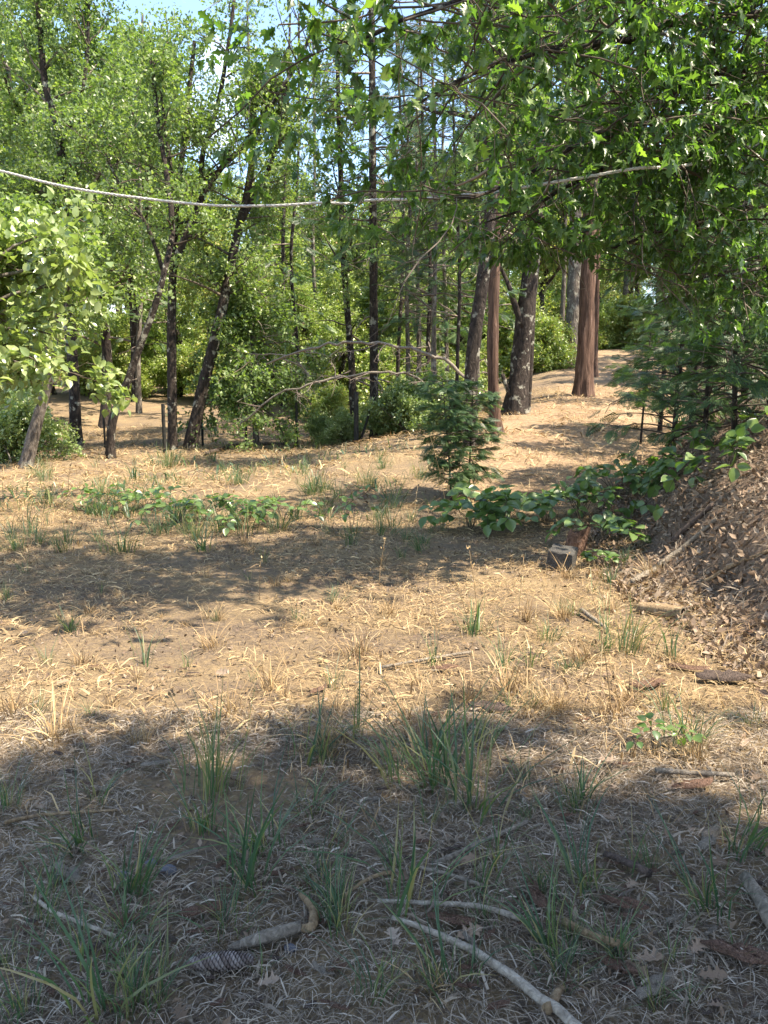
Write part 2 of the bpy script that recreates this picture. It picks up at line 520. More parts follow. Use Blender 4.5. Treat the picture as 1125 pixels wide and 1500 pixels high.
def wood_mesh(name, br, sb, tw, rng, sub_r=.006, tw_r=.0028, sides=5):
    mb = MB()
    for P, R in br:
        v, f = tube(P, R, sides, cap=False)
        mb.add(v, f, rng.random() * .5)
    for arr, r in ((sb, sub_r), (tw[::3], tw_r)):
        if len(arr):
            v, f = tubes(arr, np.linspace(r, r * .4, arr.shape[1])[None].repeat(len(arr), 0))
            mb.add(v, f, np.repeat(rng.random(len(arr)) * .7, arr.shape[1] * 3))
    return mb.mesh(name)

def leaf_mesh(name, tw, rng, per, size, tmpl=DIAMOND, flat=0.75, spread_=0.06, var=.35, down=0.0, rshift=None):
    T_ = len(tw)
    idx = np.repeat(np.arange(T_), per)
    m = len(idx)
    t = rng.random(m) * (tw.shape[1] - 1)
    a = np.minimum(t.astype(int), tw.shape[1] - 2)
    p = tw[idx, a] + (tw[idx, a + 1] - tw[idx, a]) * (t - a)[:, None] + rng.normal(size=(m, 3)) * spread_
    ax = norm(norm(tw[idx, -1] - tw[idx, 0]) * .6 + rng.normal(size=(m, 3)) * .6 + np.array([0, 0, -down]))
    nr = norm(rng.normal(size=(m, 3)) * .55 + np.array([0, 0, flat]))
    sc = size * rng.uniform(1 - var, 1 + var, m)
    clump = rng.random(T_)[idx]
    r = np.clip(.65 * rng.random(m) + .35 * clump, 0, 1)
    v, f, r = scatter(*tmpl, p, ax, nr, sc, r)
    return new_mesh(name, v, f, r)

def root_empty(name, loc):
    e = bpy.data.objects.new(name, None)
    e.empty_display_size = .3
    e.location = loc
    C.objects.link(e)
    return e

def px_stem(pts, d, w0, w1, base=False, dy=None):
    """stem through picture points at depth d, with widths in pixels"""
    P = []
    for k, q in enumerate(pts):
        P.append(W(q[0], q[1], d + (q[2] if len(q) > 2 else 0)))
    P = np.array(P)
    if base:
        P[0, 2] = gz(P[0, 0], P[0, 1]) - .12
    R = np.linspace(w0, w1, len(P)) * d / F / 2
    return P, R

def make_tree(name, label, cat, stems, bark, leaf, rng, crown=None, group=None, flare=1.5, sides=14, furrow=0, dead=None, tmpl=DIAMOND, local=False):
    """stems: list of (P, R) in world coordinates; the first is the trunk"""
    base = stems[0][0][0].copy()
    if not local: base[2] += .12
    root = root_empty(name, base if not local else (0, 0, 0))
    tag(root, label, cat, group)
    off = np.zeros(3) if local else base
    loc_stems = []
    for k, (P, R) in enumerate(stems):
        P = P - off
        Q, S = resample(P, R, .14 if k == 0 else .2)
        if k == 0 and flare:
            h = Q[:, 2] - Q[0, 2]
            S = S * (1 + (flare - 1) * np.exp(-h / (S[0] * 1.6)))
        loc_stems.append((Q, S))
        v, f = tube(Q, S, sides if k == 0 else max(7, sides - 5), .13, furrow, k + int(rng.integers(99)), lobes=0 if k or not flare else 4)
        mb = MB(); mb.add(v, f, .5)
        link('trunk' if k == 0 else 'limb', mb.mesh(name + '_wood', True), M[bark], root)
    if crown:
        c = dict(crown)
        per, size = c.pop('per'), c.pop('size')
        lk = {k: c.pop(k) for k in ('flat', 'spread_', 'down') if k in c}
        br, sb, tw = grow(loc_stems, rng, **c)
        tag(link('twigs', wood_mesh(name + '_twigs', br, sb, tw, rng), M['twig'], root), kind='stuff')
        tag(link('crown', leaf_mesh(name + '_crown', tw, rng, per, size, tmpl, **lk), M[leaf], root), kind='stuff')
    if dead:
        br, sb, tw = grow(loc_stems, rng, **dead)
        tag(link('dead_twigs', wood_mesh(name + '_dead', br, sb, tw, rng, .005, .0035, 4), M['dead_twig'], root), kind='stuff')
    return root

SPRAY = None
def cedar_spray_template():
    """a flat fan of scale-leaf strips, one unit long"""
    mb = MB()
    for s in np.linspace(.1, 1, 8):
        for sd_ in (-1, 1):
            a = sd_ * radians(38)
            L = .42 * (1.15 - s * .75)
            x0 = s * .9
            dx, dy = cos(a) * L, sin(a) * L
            nx, ny = -sin(a), cos(a)
            w = .032
            mb.add([[x0, 0, 0], [x0 + dx * .5 + nx * w, dy * .5 + ny * w, .01], [x0 + dx, dy, -.05], [x0 + dx * .5 - nx * w, dy * .5 - ny * w, .01]], [np.array([[0, 1, 2, 3]])])
    mb.add([[0, .016, 0], [0, -.016, 0], [1.05, -.012, -.03], [1.05, .012, -.03]], [np.array([[0, 1, 2, 3]])])
    return np.concatenate(mb.v), [np.concatenate(mb.f)]
SPRAY = cedar_spray_template()

def cedar_crown(P, R, rng, z0, z1, n, L0, L1, spray=.28, droop=.10, per=10, up=.15):
    """whorled branches with flat sprays along a stem (local coordinates)"""
    br, pos, ax, nr, sc = [], [], [], [], []
    for k in range(n):
        z = z0 + (z1 - z0) * (k + rng.random()) / n
        a = np.searchsorted(P[:, 2], z); a = min(max(a, 1), len(P) - 1)
        p = P[a - 1] + (P[a] - P[a - 1]) * np.clip((z - P[a - 1, 2]) / max(P[a, 2] - P[a - 1, 2], 1e-3), 0, 1)
        L = (L0 + (L1 - L0) * (z - z0) / (z1 - z0)) * rng.uniform(.6, 1.15)
        az = k * 2.4 + rng.normal() * .4
        e = up + rng.normal() * .15
        B = limb_points(p, [cos(az) * cos(e), sin(az) * cos(e), sin(e)], L, 6, rng, droop, .1)
        br.append((B, np.linspace(.006 + .008 * L, .002, 6)))
        m = max(3, int(per * L / L0))
        t = np.sqrt(rng.uniform(.04, 1, m)) * 5
        i0 = np.minimum(t.astype(int), 4)
        q = B[i0] + (B[i0 + 1] - B[i0]) * (t - i0)[:, None]
        dirb = norm(B[i0 + 1] - B[i0])
        side = norm(np.cross(dirb, [0, 0, 1.0])) * rng.choice([-1, 1], m)[:, None]
        pos.append(q); ax.append(norm(dirb * rng.uniform(.3, 1, (m, 1)) + side * rng.uniform(0, 1, (m, 1)) + np.array([0, 0, -.25]) + rng.normal(size=(m, 3)) * .2))
        nr.append(norm(rng.normal(size=(m, 3)) * .45 + np.array([0, 0, .8])))
        sc.append(spray * rng.uniform(.6, 1.25, m))
    pos, ax, nr, sc = map(np.concatenate, (pos, ax, nr, sc))
    v, f, r = scatter(*SPRAY, pos, ax, nr, sc, rng.random(len(pos)))
    return br, (v, f, r)

def make_cedar(name, label, cat, P, R, rng, crown, group=None, bark='cedar_bark', leaf='needle', flare=1.5, sides=14, furrow=9, dead=None, local=False, extra=()):
    base = P[0].copy()
    if not local: base[2] += .12
    root = root_empty(name, base if not local else (0, 0, 0))
    tag(root, label, cat, group)
    off = np.zeros(3) if local else base
    Q, S = resample(P - off, R, .14)
    h = Q[:, 2] - Q[0, 2]
    S = S * (1 + (flare - 1) * np.exp(-h / (S[0] * 2.2)))
    mb = MB(); v, f = tube(Q, S, sides, .11, furrow, int(rng.integers(99)), lobes=5); mb.add(v, f)
    link('trunk', mb.mesh(name + '_trunk', True), M[bark], root)
    for (P2, R2) in extra:
        v, f = tube(*resample(P2 - off, R2, .15), 8, .08, 0, 5); mb = MB(); mb.add(v, f)
        link('limb', mb.mesh(name + '_limb', True), M[bark], root)
    br, lv = cedar_crown(Q, S, rng, **crown)
    tag(link('twigs', wood_mesh(name + '_twigs', br, np.zeros((0, 4, 3)), np.zeros((0, 3, 3)), rng), M['twig'], root), kind='stuff')
    tag(link('crown', new_mesh(name + '_crown', *lv), M[leaf], root), kind='stuff')
    if dead:
        br, sb, tw = grow([(Q, S)], rng, **dead)
        tag(link('dead_twigs', wood_mesh(name + '_dead', br, sb, tw, rng, .005, .0035, 4), M['dead_twig'], root), kind='stuff')
    return root

# ------------------------------------------------------------------ the trees one can tell apart
rg = np.random.default_rng
CR = dict(n=34, zmin=2.6, L0=2.6, sub=6, twigs=4, twig_l=.5, per=22, size=.10)

def crown(**k):
    c = dict(CR); c.update(k); return c

# clearing edge, from the leaning tree beside the clearing to the path
make_tree('oak_tree', 'short leaning oak trunk with pale worn side at the clearing edge', 'tree',
    [px_stem([(35, 685), (50, 632), (64, 582), (76, 530), (84, 440), (90, 380)], 14.9, 19, 9, True),
     px_stem([(76, 530), (60, 480), (35, 420), (10, 360)], 14.9, 9, 3)],
    'gray_bark', 'leaf_mid', rg(1), crown(n=16, zmin=2.6, L0=1.8, size=.10))
make_tree('oak_tree', 'oak with dark trunk forking into two tips above the pale rope', 'tree',
    [px_stem([(112, 655), (108, 560), (100, 440), (95, 360), (91, 280), (88, 212), (66, 120), (60, 60), (52, -40)], 20.5, 17, 7, True),
     px_stem([(88, 215), (98, 190), (118, 150), (128, 70), (130, -20)], 20.5, 8, 4),
     px_stem([(95, 340), (130, 280), (180, 200), (205, 120)], 20.5, 6, 2)],
    'oak_bark', 'leaf_mid', rg(2), crown(n=52, zmin=3.6, L0=2.9, per=22, size=.09))
make_tree('oak_tree', 'slim oak bowed over in a curve toward the forked oak', 'tree',
    [px_stem([(161, 672), (163, 630), (172, 595), (186, 560), (204, 510), (226, 452), (240, 400), (252, 340, .4), (246, 270, .6), (232, 180, .8), (222, 90, .8)], 16.6, 13, 6, True),
     px_stem([(240, 400), (215, 330), (175, 270), (140, 190)], 16.8, 7, 2)],
    'oak_bark', 'leaf_mid', rg(3), crown(n=18, zmin=4.2, L0=1.8, per=15, size=.085))
make_tree('oak_tree', 'upright black oak forking low, its long limb sweeping toward the blue sky gap', 'tree',
    [px_stem([(253, 662), (252, 560), (251, 470), (253, 400), (255, 340), (258, 300), (262, 262), (268, 222), (275, 150), (285, 60)], 18.6, 14.5, 5, True),
     px_stem([(257, 294), (248, 232), (240, 170), (230, 90)], 18.6, 8, 3),
     px_stem([(254, 390), (270, 350), (285, 312), (299, 283), (325, 245), (352, 218), (392, 160), (440, 85), (462, 30)], 18.5, 11, 4),
     px_stem([(299, 283), (295, 255), (298, 220), (311, 180), (322, 140), (332, 80), (343, 0), (350, -90)], 18.5, 8.5, 4)],
    'oak_bark', 'leaf_mid', rg(4), crown(n=44, zmin=4.6, L0=1.9, per=10, size=.085, sub=5))
make_tree('oak_tree', 'leaning oak with lichen on its lower trunk beside the upright black oak', 'tree',
    [px_stem([(276, 662), (290, 600), (304, 540), (318, 485), (332, 420), (342, 370), (352, 325), (362, 285), (370, 220), (372, 140)], 18.9, 19, 7, True),
     px_stem([(352, 325), (374, 285), (395, 245), (408, 190), (420, 120)], 18.9, 9, 4)],
    'oak_bark', 'leaf_mid', rg(5), crown(n=34, zmin=3.4, L0=2.0, per=13, size=.085))
make_tree('oak_tree', 'young tree with a thin stem and drooping leafy boughs beyond the leaning oak', 'tree',
    [px_stem([(376, 655), (371, 560), (369, 470), (366, 380)], 19.5, 9, 3, True)],
    'gray_bark', 'leaf_mid', rg(6), crown(n=34, zmin=1.0, L0=2.0, up=.0, droop=.08, per=20),
    dead=dict(n=10, zmin=.8, L0=1.6, up=-.1, droop=.05, sub=5, twigs=3, twig_l=.5))
make_tree('oak_tree', 'thin crooked dark tree beside the straight conifer behind the steel posts', 'tree',
    [px_stem([(520, 642), (518, 600), (514, 520), (506, 420), (501, 330), (499, 250), (496, 160), (494, 60)], 21.5, 12, 5, True)],
    'oak_bark', 'leaf_mid', rg(7), crown(n=26, zmin=3.4, L0=2.0, per=14, size=.09),
    dead=dict(n=14, zmin=1.5, L0=1.8, up=-.1, droop=.03, sub=4, twigs=2, twig_l=.5))
P_, R_ = px_stem([(549, 656), (548, 600), (547, 400), (546, 250), (545, 120), (545, -200)], 20.0, 14, 8, True)
make_cedar('cedar_tree', 'straight slender conifer with bare dead twigs behind the steel posts', 'tree', P_, R_, rg(8),
    dict(z0=3.6, z1=14, n=70, L0=2.0, L1=.8, spray=.30, per=16), bark='oak_bark', flare=1.7, furrow=0,
    dead=dict(n=26, zmin=1.4, L0=1.7, up=-.15, droop=.03, sub=5, twigs=3, twig_l=.4, taper=False, zmax=6))
# beside the path
make_tree('oak_tree', 'dark mottled oak trunk crossing against the straight brown cedar', 'tree',
    [px_stem([(690, 672), (689, 600), (691, 530), (700, 460), (709, 400), (716, 340), (722, 260), (728, 180), (730, 60), (736, -80)], 14.2, 21, 15, True),
     px_stem([(724, 230), (690, 172), (640, 165), (600, 150)], 14.2, 9, 3),
     px_stem([(728, 180), (770, 110), (820, 40)], 14.4, 9, 4)],
    'oak_bark', 'leaf_mid', rg(9), crown(n=22, zmin=4.4, L0=2.2, per=15, size=.10), sides=18)
P_, R_ = px_stem([(728, 634), (724, 590), (722, 520), (723, 430), (727, 340), (730, 240), (735, 100), (740, -200)], 15.3, 18, 12, True)
make_cedar('cedar_tree', 'straight brown cedar trunk with stringy bark at the path edge', 'tree', P_, R_, rg(10),
    dict(z0=4.8, z1=11, n=24, L0=2.0, L1=.8, spray=.30, per=14), flare=1.6, furrow=10, sides=20,
    dead=dict(n=10, zmin=2.2, L0=.9, up=-.3, droop=.04, sub=4, twigs=3, twig_l=.4, taper=False))
make_tree('oak_tree', 'thick black oak with a stub limb and a slim reddish stem against it', 'tree',
    [px_stem([(755, 607), (758, 570), (764, 510), (771, 450), (778, 390), (785, 330), (790, 240), (800, 120), (806, -40)], 18.2, 30, 14, True),
     px_stem([(766, 480), (752, 440), (744, 415), (730, 385)], 18.1, 11, 4),
     px_stem([(772, 604), (776, 540), (780, 470), (784, 400)], 18.3, 10, 7, True),
     px_stem([(752, 590), (740, 560), (736, 548)], 18.1, 9, 5),
     px_stem([(785, 330), (815, 270), (850, 200)], 18.2, 12, 5)],
    'oak_bark', 'leaf_mid', rg(11), crown(n=24, zmin=4.6, L0=2.4, per=16), sides=20)
P_, R_ = px_stem([(854, 581), (856, 540), (859, 470), (861, 410), (864, 320), (868, 200), (876, -100)], 22.0, 26, 17, True)
make_cedar('cedar_tree', 'big red-brown cedar with flared furrowed base standing beside the sunny path', 'tree', P_, R_, rg(12),
    dict(z0=5.6, z1=14, n=46, L0=2.4, L1=1.0, spray=.32, per=14), flare=1.4, furrow=14, sides=28)
for u, v, d, w, lab in ((838, 523, 31, 24, 'grey bare cedar trunk behind the big red-brown cedar'), (871, 560, 26, 9, 'thin dark trunk close behind the big red-brown cedar'),
                        (915, 500, 42, 9, 'slim pale trunk beyond the path top'), (823, 522, 33, 8, 'thin pale dead trunk beside the grey bare cedar trunk')):
    P_, R_ = px_stem([(u, v), (u + 1, v - 60), (u + 4, v - 140), (u + 6, v - 300), (u + 6, v - 480)], d, w, w * .5, True)
    make_cedar('cedar_tree', lab, 'tree', P_, R_, rg(int(u)), dict(z0=5.0, z1=12, n=30, L0=1.9, L1=.9, spray=.34, per=10),
               bark='cedar_bark' if d == 26 else 'gray_bark', furrow=9, flare=1.3)

# thin poles in the shaded stand left of the path
k = 0
for u, v, d in ((583, 650, 24), (596, 655, 21.5), (612, 652, 23), (627, 650, 20.5), (641, 660, 19), (652, 655, 22), (668, 660, 18.5), (465, 640, 30), (609, 640, 28), (433, 640, 25), (700, 640, 21), (205, 640, 27), (415, 640, 29)):
    P_, R_ = px_stem([(u, v), (u + RNG.normal() * 3, v - 120), (u + RNG.normal() * 5, v - 260), (u + RNG.normal() * 6, v - 400), (u + RNG.normal() * 8, v - 620)], d, RNG.uniform(6, 10), 3, True)
    make_cedar('cedar_tree', 'thin dark pole-like conifer with bare lower twigs in the shaded stand', 'tree', P_, R_, rg(100 + k),
               dict(z0=1.9 + 1.2 * RNG.random(), z1=10, n=40, L0=1.5, L1=.6, spray=.34, per=11), group='pole conifers in the shaded stand', bark='gray_bark' if k % 3 else 'oak_bark', flare=1.2, sides=8, furrow=0,
               dead=dict(n=16, zmin=.9, L0=1.1, up=-.1, droop=.03, sub=4, twigs=3, twig_l=.4, taper=False))
    k += 1

# ------------------------------------------------------------------ the near oak whose boughs hang over the clearing
orng = rg(50)
OB = np.array([5.0, 8.1, 0]); OB[2] = gz(5.0, 8.1) - .15
ot = np.array([OB, [4.85, 8.0, 3.0], [4.45, 7.75, 4.6], [4.05, 7.45, 6.2], [3.7, 7.2, 8.0], [3.3, 7.0, 10.0]])
def on_trunk(z):
    return np.array([np.interp(z, ot[:, 2], ot[:, c]) for c in range(3)])
def bough(z, pts):
    return np.array([on_trunk(z)] + [W(*p) for p in pts])
boughs = [
    (bough(3.5, [(1125, 172, 7.5), (1000, 225, 7.0), (900, 242, 6.8), (800, 290, 6.6), (710, 330, 6.4)]), .05),
    (bough(4.2, [(1080, 100, 7.2), (950, 150, 6.8), (860, 200, 6.5), (760, 260, 6.2), (670, 290, 6.0)]), .05),
    (bough(4.8, [(1030, 30, 7.0), (900, 60, 6.6), (780, 80, 6.2), (690, 110, 5.8), (600, 160, 5.6)]), .05),
    (bough(5.2, [(950, -60, 6.6), (800, -50, 6.1), (690, -5, 5.6), (590, 30, 5.3), (510, 60, 5.2)]), .045),
    (bough(3.0, [(1125, 300, 7.4), (1020, 330, 7.2), (930, 352, 7.1), (850, 375, 7.1)]), .035),
    (bough(2.9, [(1140, 380, 7.6), (1080, 400, 7.4), (1000, 400, 7.3)]), .03),
    (bough(4.0, [(1100, 120, 9.0), (980, 150, 9.5), (860, 170, 9.8), (760, 220, 9.8)]), .05),
    (bough(5.4, [(1080, -20, 9.0), (900, 0, 9.3), (780, 40, 9.3)]), .05),
    (np.array([on_trunk(6.0), [3.2, 6.4, 6.6], [2.4, 5.6, 7.0], [1.5, 5.2, 7.1]]), .05),
    (np.array([on_trunk(6.4), [3.7, 5.6, 6.9], [3.2, 4.8, 7.2], [2.4, 4.3, 7.4]]), .05),
    (np.array([on_trunk(7.2), [3.4, 5.8, 8.0], [2.7, 4.8, 8.4], [2.0, 4.3, 8.5]]), .05),
    (np.array([on_trunk(7.6), [2.8, 6.2, 8.6], [1.9, 5.4, 9.0], [1.2, 4.9, 9.2]]), .05),
    (np.array([on_trunk(7.0), [3.0, 5.9, 8.2], [1.9, 5.0, 9.0], [1.0, 4.5, 9.2]]), .05),
    (np.array([on_trunk(7.0), [3.0, 7.6, 7.6], [2.1, 8.2, 8.1], [1.2, 8.4, 8.3]]), .05),
    (np.array([on_trunk(8.0), [3.2, 6.6, 8.9], [2.6, 6.0, 9.5]]), .04),
]
oroot = root_empty('oak_tree', (OB[0], OB[1], OB[2] + .15))
tag(oroot, 'large-leaved oak whose boughs hang over the bank and the end of the rope', 'tree')
ooff = OB + np.array([0, 0, .15])
Q, S = resample(ot - ooff, [.2, .165, .14, .12, .085, .04], .15)
v, f = tube(Q, S * (1 + .5 * np.exp(-(Q[:, 2] - Q[0, 2]) / .35)), 18, .1, 0, 4)
mb = MB(); mb.add(v, f); link('trunk', mb.mesh('oak_trunk', True), M['oak_bark'], oroot)
ostems = []
for P, r in boughs:
    Q, S = resample(P - ooff, np.linspace(r * .75, .006, len(P)), .15)
    Q = Q + orng.normal(size=Q.shape) * .012
    v, f = tube(Q, S, 8, .1, 0, 6)
    mb = MB(); mb.add(v, f); link('limb', mb.mesh('oak_limb', True), M['oak_bark'], oroot)
    k0 = len(Q) // 2 if P[-1, 2] > 5.8 else len(Q) // 5
    ostems.append((Q[k0:], S[k0:]))
br, sb, tw = grow(ostems, orng, n=430, zmin=.6, L0=1.15, up=-.02, droop=.05, sub=5, twigs=3, twig_l=.26, taper=False)
tag(link('twigs', wood_mesh('oak_twigs', br, sb, tw, orng, .004, .0022), M['twig'], oroot), kind='stuff')
# leaves hang in little fans at the twig ends
def oak_fans(tw, rng, per):
    T_ = len(tw); idx = np.repeat(np.arange(T_), per); m = len(idx)
    t = rng.uniform(.4, 1, m)[:, None]
    p = tw[idx, 1] * (1 - t) + tw[idx, 2] * t
    d = norm(tw[idx, 2] - tw[idx, 0])
    ax = norm(d * .7 + rng.normal(size=(m, 3)) * .5 + np.array([0, 0, -.35]))
    nr = norm(rng.normal(size=(m, 3)) * .45 + np.array([0.1, -.1, .75]))
    return p, ax, nr, rng.uniform(.055, .115, m), np.clip(.7 * rng.random(m) + .3 * rng.random(T_)[idx], 0, 1)
tw = tw[fbm(tw[:, 0, 0] * .9 + 9, tw[:, 0, 2] * .9 + tw[:, 0, 1] * .5, 17, 2) > .27]
tw = tw[(tw[:, 2, 2] + ooff[2] > 2.5) | ((tw[:, 2, 0] + ooff[0] > 2.5) & (tw[:, 2, 2] + ooff[2] > 1.9))]
p, ax, nr, sc, r = oak_fans(tw, orng, 7)
# the 300 that show largest are leaves of their own
wp = p + ooff - np.array([0, 0, CAMH])
cp, sp = cos(PITCH), sin(PITCH)
dep = wp[:, 1] * cp - wp[:, 2] * sp
uu = U0 + F * wp[:, 0] / dep
vv = V0 - F * (wp[:, 1] * sp + wp[:, 2] * cp) / dep
size_px = np.where((uu > 0) & (uu < 1125) & (vv > 0) & (vv < 1500) & (dep > 1), sc / dep, 0)
order = np.argsort(-size_px)
own = np.zeros(len(p), bool); own[order[:290]] = True
seen = (uu > -120) & (uu < 1250) & (vv > -120)
mbo = MB()
for sel, tm, kk in ((~own & seen, OAK_LOW, 1.0), (~own & ~seen, DIAMOND, 1.25)):
    v, f, rr = scatter(*tm, p[sel], ax[sel], nr[sel], sc[sel] * kk, r[sel]); mbo.add(v, f, rr)
tag(link('crown', mbo.mesh('oak_crown'), M['leaf_oak'], oroot), kind='stuff')
lm = [new_mesh('oak_leaf', OAK_FULL[0] * np.array([1, q, 1]), OAK_FULL[1], np.full(len(OAK_FULL[0]), rv), True) for q, rv in ((1, .2), (.9, .5), (1.1, .75), (.95, .05), (1.05, .93))]
for me in lm: me.materials.append(M['leaf_oak'])
def leaf_matrix(p, ax, nr, s):
    X = norm(ax); Y = norm(np.cross(nr, X)); Z = np.cross(X, Y)
    m = Matrix.Identity(4)
    for c, a in enumerate((X, Y, Z)):
        for rr_ in range(3): m[rr_][c] = a[rr_] * s
    for rr_ in range(3): m[rr_][3] = p[rr_]
    return m
for q in np.nonzero(own)[0]:
    o = link('leaf', lm[int(r[q] * 4.99)], None, oroot)
    o.matrix_local = leaf_matrix(p[q], ax[q], nr[q], sc[q])

# the tree at the other end of the rope; its sunlit boughs reach in over the clearing edge
TB = np.array([-5.9, 9.2, gz(-5.9, 9.2) - .15])
tt = np.array([TB, TB + [.1, 0, 2], TB + [.3, .1, 4], TB + [.2, .2, 6.5], TB + [0, 0, 8]])
lb = [(np.array([TB + [.2, 0, z], W(-60, v0, 9.6), W(20, v1, 9.8), W(75, v2, 10.0)]), np.array([.04, .03, .02, .008])) for z, v0, v1, v2 in
      ((2.6, 430, 360, 345), (2.0, 470, 430, 420), (1.6, 500, 480, 490), (1.3, 540, 530, 545), (2.2, 420, 400, 385))]
make_tree('oak_tree', 'sunlit broad-leaved tree holding one end of the rope, boughs low over dry grass', 'tree',
    [(tt, np.array([.16, .14, .12, .09, .05]))] + lb, 'gray_bark', 'leaf_pale', rg(51),
    crown(n=84, zmin=.9, L0=1.15, sub=5, twigs=4, per=9, size=.115, twig_l=.35, up=.1, taper=False), tmpl=OVATE_LOW)

# ------------------------------------------------------------------ saplings on and below the bank
def sapling(name, label, x, y, h, seed, L0, lean=(0, 0), z0=.25, n=46, spray=.2, r=.02, leaf='needle', group=None, per=12, up=.25, L1=.12):
    g = gz(x, y)
    P = np.array([[x, y, g - .12], [x + lean[0] * .3, y + lean[1] * .3, g + h * .35], [x + lean[0] * .7, y + lean[1] * .7, g + h * .7], [x + lean[0], y + lean[1], g + h]])
    return make_cedar(name, label, 'sapling', P, np.array([r, r * .8, r * .5, r * .15]), rg(seed),
                      dict(z0=z0 * h, z1=h * .99, n=n, L0=L0, L1=L1, spray=spray, per=per, droop=.06, up=up), group=group, bark='oak_bark', flare=1.2, sides=8, furrow=0, leaf=leaf)
a, b = G(662, 738), G(686, 730)
sapling('cedar_sapling', 'bushy dark green sapling leaning a little, with a bare stem, beside the path start', a[0], a[1], 1.6, 60, .34, (-.14, 0), .14, 70, .16, .016, per=15, L1=.3)
sapling('cedar_sapling', 'upright dark green sapling crowding the leaning one beside the path start', b[0], b[1], 1.5, 61, .32, (.04, 0), .16, 66, .16, .015, per=14, L1=.28)
P1 = G(938, 650)
sapling('cedar_sapling', 'spindly sapling with feathery sparse sprays at the path side of the bank', P1[0], P1[1], 2.2, 62, .55, (.1, 0), .22, 26, .2, .022, per=7)
SAP = [(985, 11.6, 3.6, 1.25, 'tall shaded cedar sapling behind the spindly one on the bank'),
       (1030, 10.2, 3.0, 1.15, 'dense cedar sapling on the bank top above the brambles'),
       (1085, 10.8, 4.2, 1.5, 'broad cedar sapling beneath the large-leaved oak, dark lower boughs'),
       (1075, 8.9, 2.3, 1.0, 'low bright green cedar sapling leaning toward the oak trunk'),
       (1010, 13.4, 4.6, 1.5, 'tall cedar sapling standing back from the bank beside the path'),
       (1125, 9.4, 3.2, 1.2, 'cedar sapling on the bank close to the oak trunk'),
       (965, 15.5, 4.2, 1.1, 'narrow cedar sapling where the path bends behind the bank'),
       (1070, 14.5, 5.0, 1.6, 'tallest cedar sapling, deep in shade above the bank')]
SAP = [((u - U0) / F * d, d, h, L, t) for u, d, h, L, t in SAP]
for q, (x, y, h, L0, lab) in enumerate(SAP):
    sapling('cedar_sapling', lab, x, y, h, 70 + q, L0, (RNG.normal() * .15, 0), .1, int(40 + 14 * h), .25, .015 + .008 * h, per=11, leaf='needle')

# ------------------------------------------------------------------ forest prototypes and their copies
def proto_broad(seed, h, L0, n, leaf='leaf_mid', zmin=1.6, size=.12, per=16):
    g = rg(seed)
    P = np.array([[0, 0, -.15]] + [[g.normal() * .12 * q, g.normal() * .12 * q, h * q / 5] for q in range(1, 6)])
    R = np.linspace(.15, .03, 6)
    st = [(P, R)]
    for q in range(3):
        s = P[2 + q % 2]; az = g.uniform(0, 6.28)
        st.append((limb_points(s, [cos(az) * .6, sin(az) * .6, .8], h * .45, 5, g), np.linspace(.07, .02, 5)))
    return make_tree('broadleaf_tree', '', '', st, 'oak_bark', leaf, g, crown(n=n, zmin=zmin, L0=L0, per=per, size=size), local=True)
def proto_conifer(seed, h, L0, n):
    g = rg(seed)
    P = np.array([[0, 0, -.15], [0, 0, h * .3], [g.normal() * .1, 0, h * .6], [0, g.normal() * .1, h]])
    return make_cedar('conifer_tree', '', '', P, np.array([.22, .18, .12, .02]), g, dict(z0=h * .16, z1=h * .99, n=n, L0=L0, L1=.3, spray=.42, per=20), local=True, sides=9, bark='gray_bark')
def proto_bush(seed, r, h, leaf, n=16, size=.10, per=20):
    g = rg(seed)
    st = [(limb_points([g.normal() * .1, g.normal() * .1, -.1], [g.normal() * .35, g.normal() * .35, 1], h * g.uniform(.5, .85), 5, g), np.linspace(.03, .01, 5)) for _ in range(5)]
    rt = make_tree('bush', '', '', st, 'gray_bark', leaf, g, crown(n=n * 2, zmin=.05, L0=r, up=.3, sub=5, twigs=4, per=per, size=size, twig_l=.35), local=True, flare=0, sides=8)
    return rt
PB = [proto_broad(201, 9.5, 2.9, 44), proto_broad(202, 8.0, 2.6, 40), proto_broad(203, 11, 3.0, 48)]
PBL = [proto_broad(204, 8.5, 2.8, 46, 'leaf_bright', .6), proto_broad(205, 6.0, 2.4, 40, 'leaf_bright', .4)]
PC = [proto_conifer(211, 15, 2.8, 95), proto_conifer(212, 19, 3.0, 110)]
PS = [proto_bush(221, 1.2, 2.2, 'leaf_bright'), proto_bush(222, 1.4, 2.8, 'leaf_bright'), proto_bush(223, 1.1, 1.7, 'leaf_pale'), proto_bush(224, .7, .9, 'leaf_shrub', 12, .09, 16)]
used = set()
def place(pr, x, y, s, label, cat, group, rot=None):
    if pr.name in used:
        o = copy_tree(pr)
    else:
        o = pr; used.add(pr.name)
    o.location = (x, y, gz(x, y) - .02)
    o.rotation_euler = (0, 0, RNG.uniform(0, 6.28) if rot is None else rot)
    o.scale = (s, s, s * RNG.uniform(.92, 1.12))
    tag(o, label, cat, group)
    return o
def at_px(u, d):
    return (u - U0) / F * d * 0.99, d
LB = 'mid-green leafy forest tree with dark trunk behind the clearing edge trees'
LY = 'sunlit yellow-green leafy tree glowing behind the dark trunks'
LC = 'dark green far conifer standing in the forest behind the clearing'
LS = 'sunlit yellow-green bush behind the line of steel posts'
LM = 'mid-green bush at the foot of the forest trees'
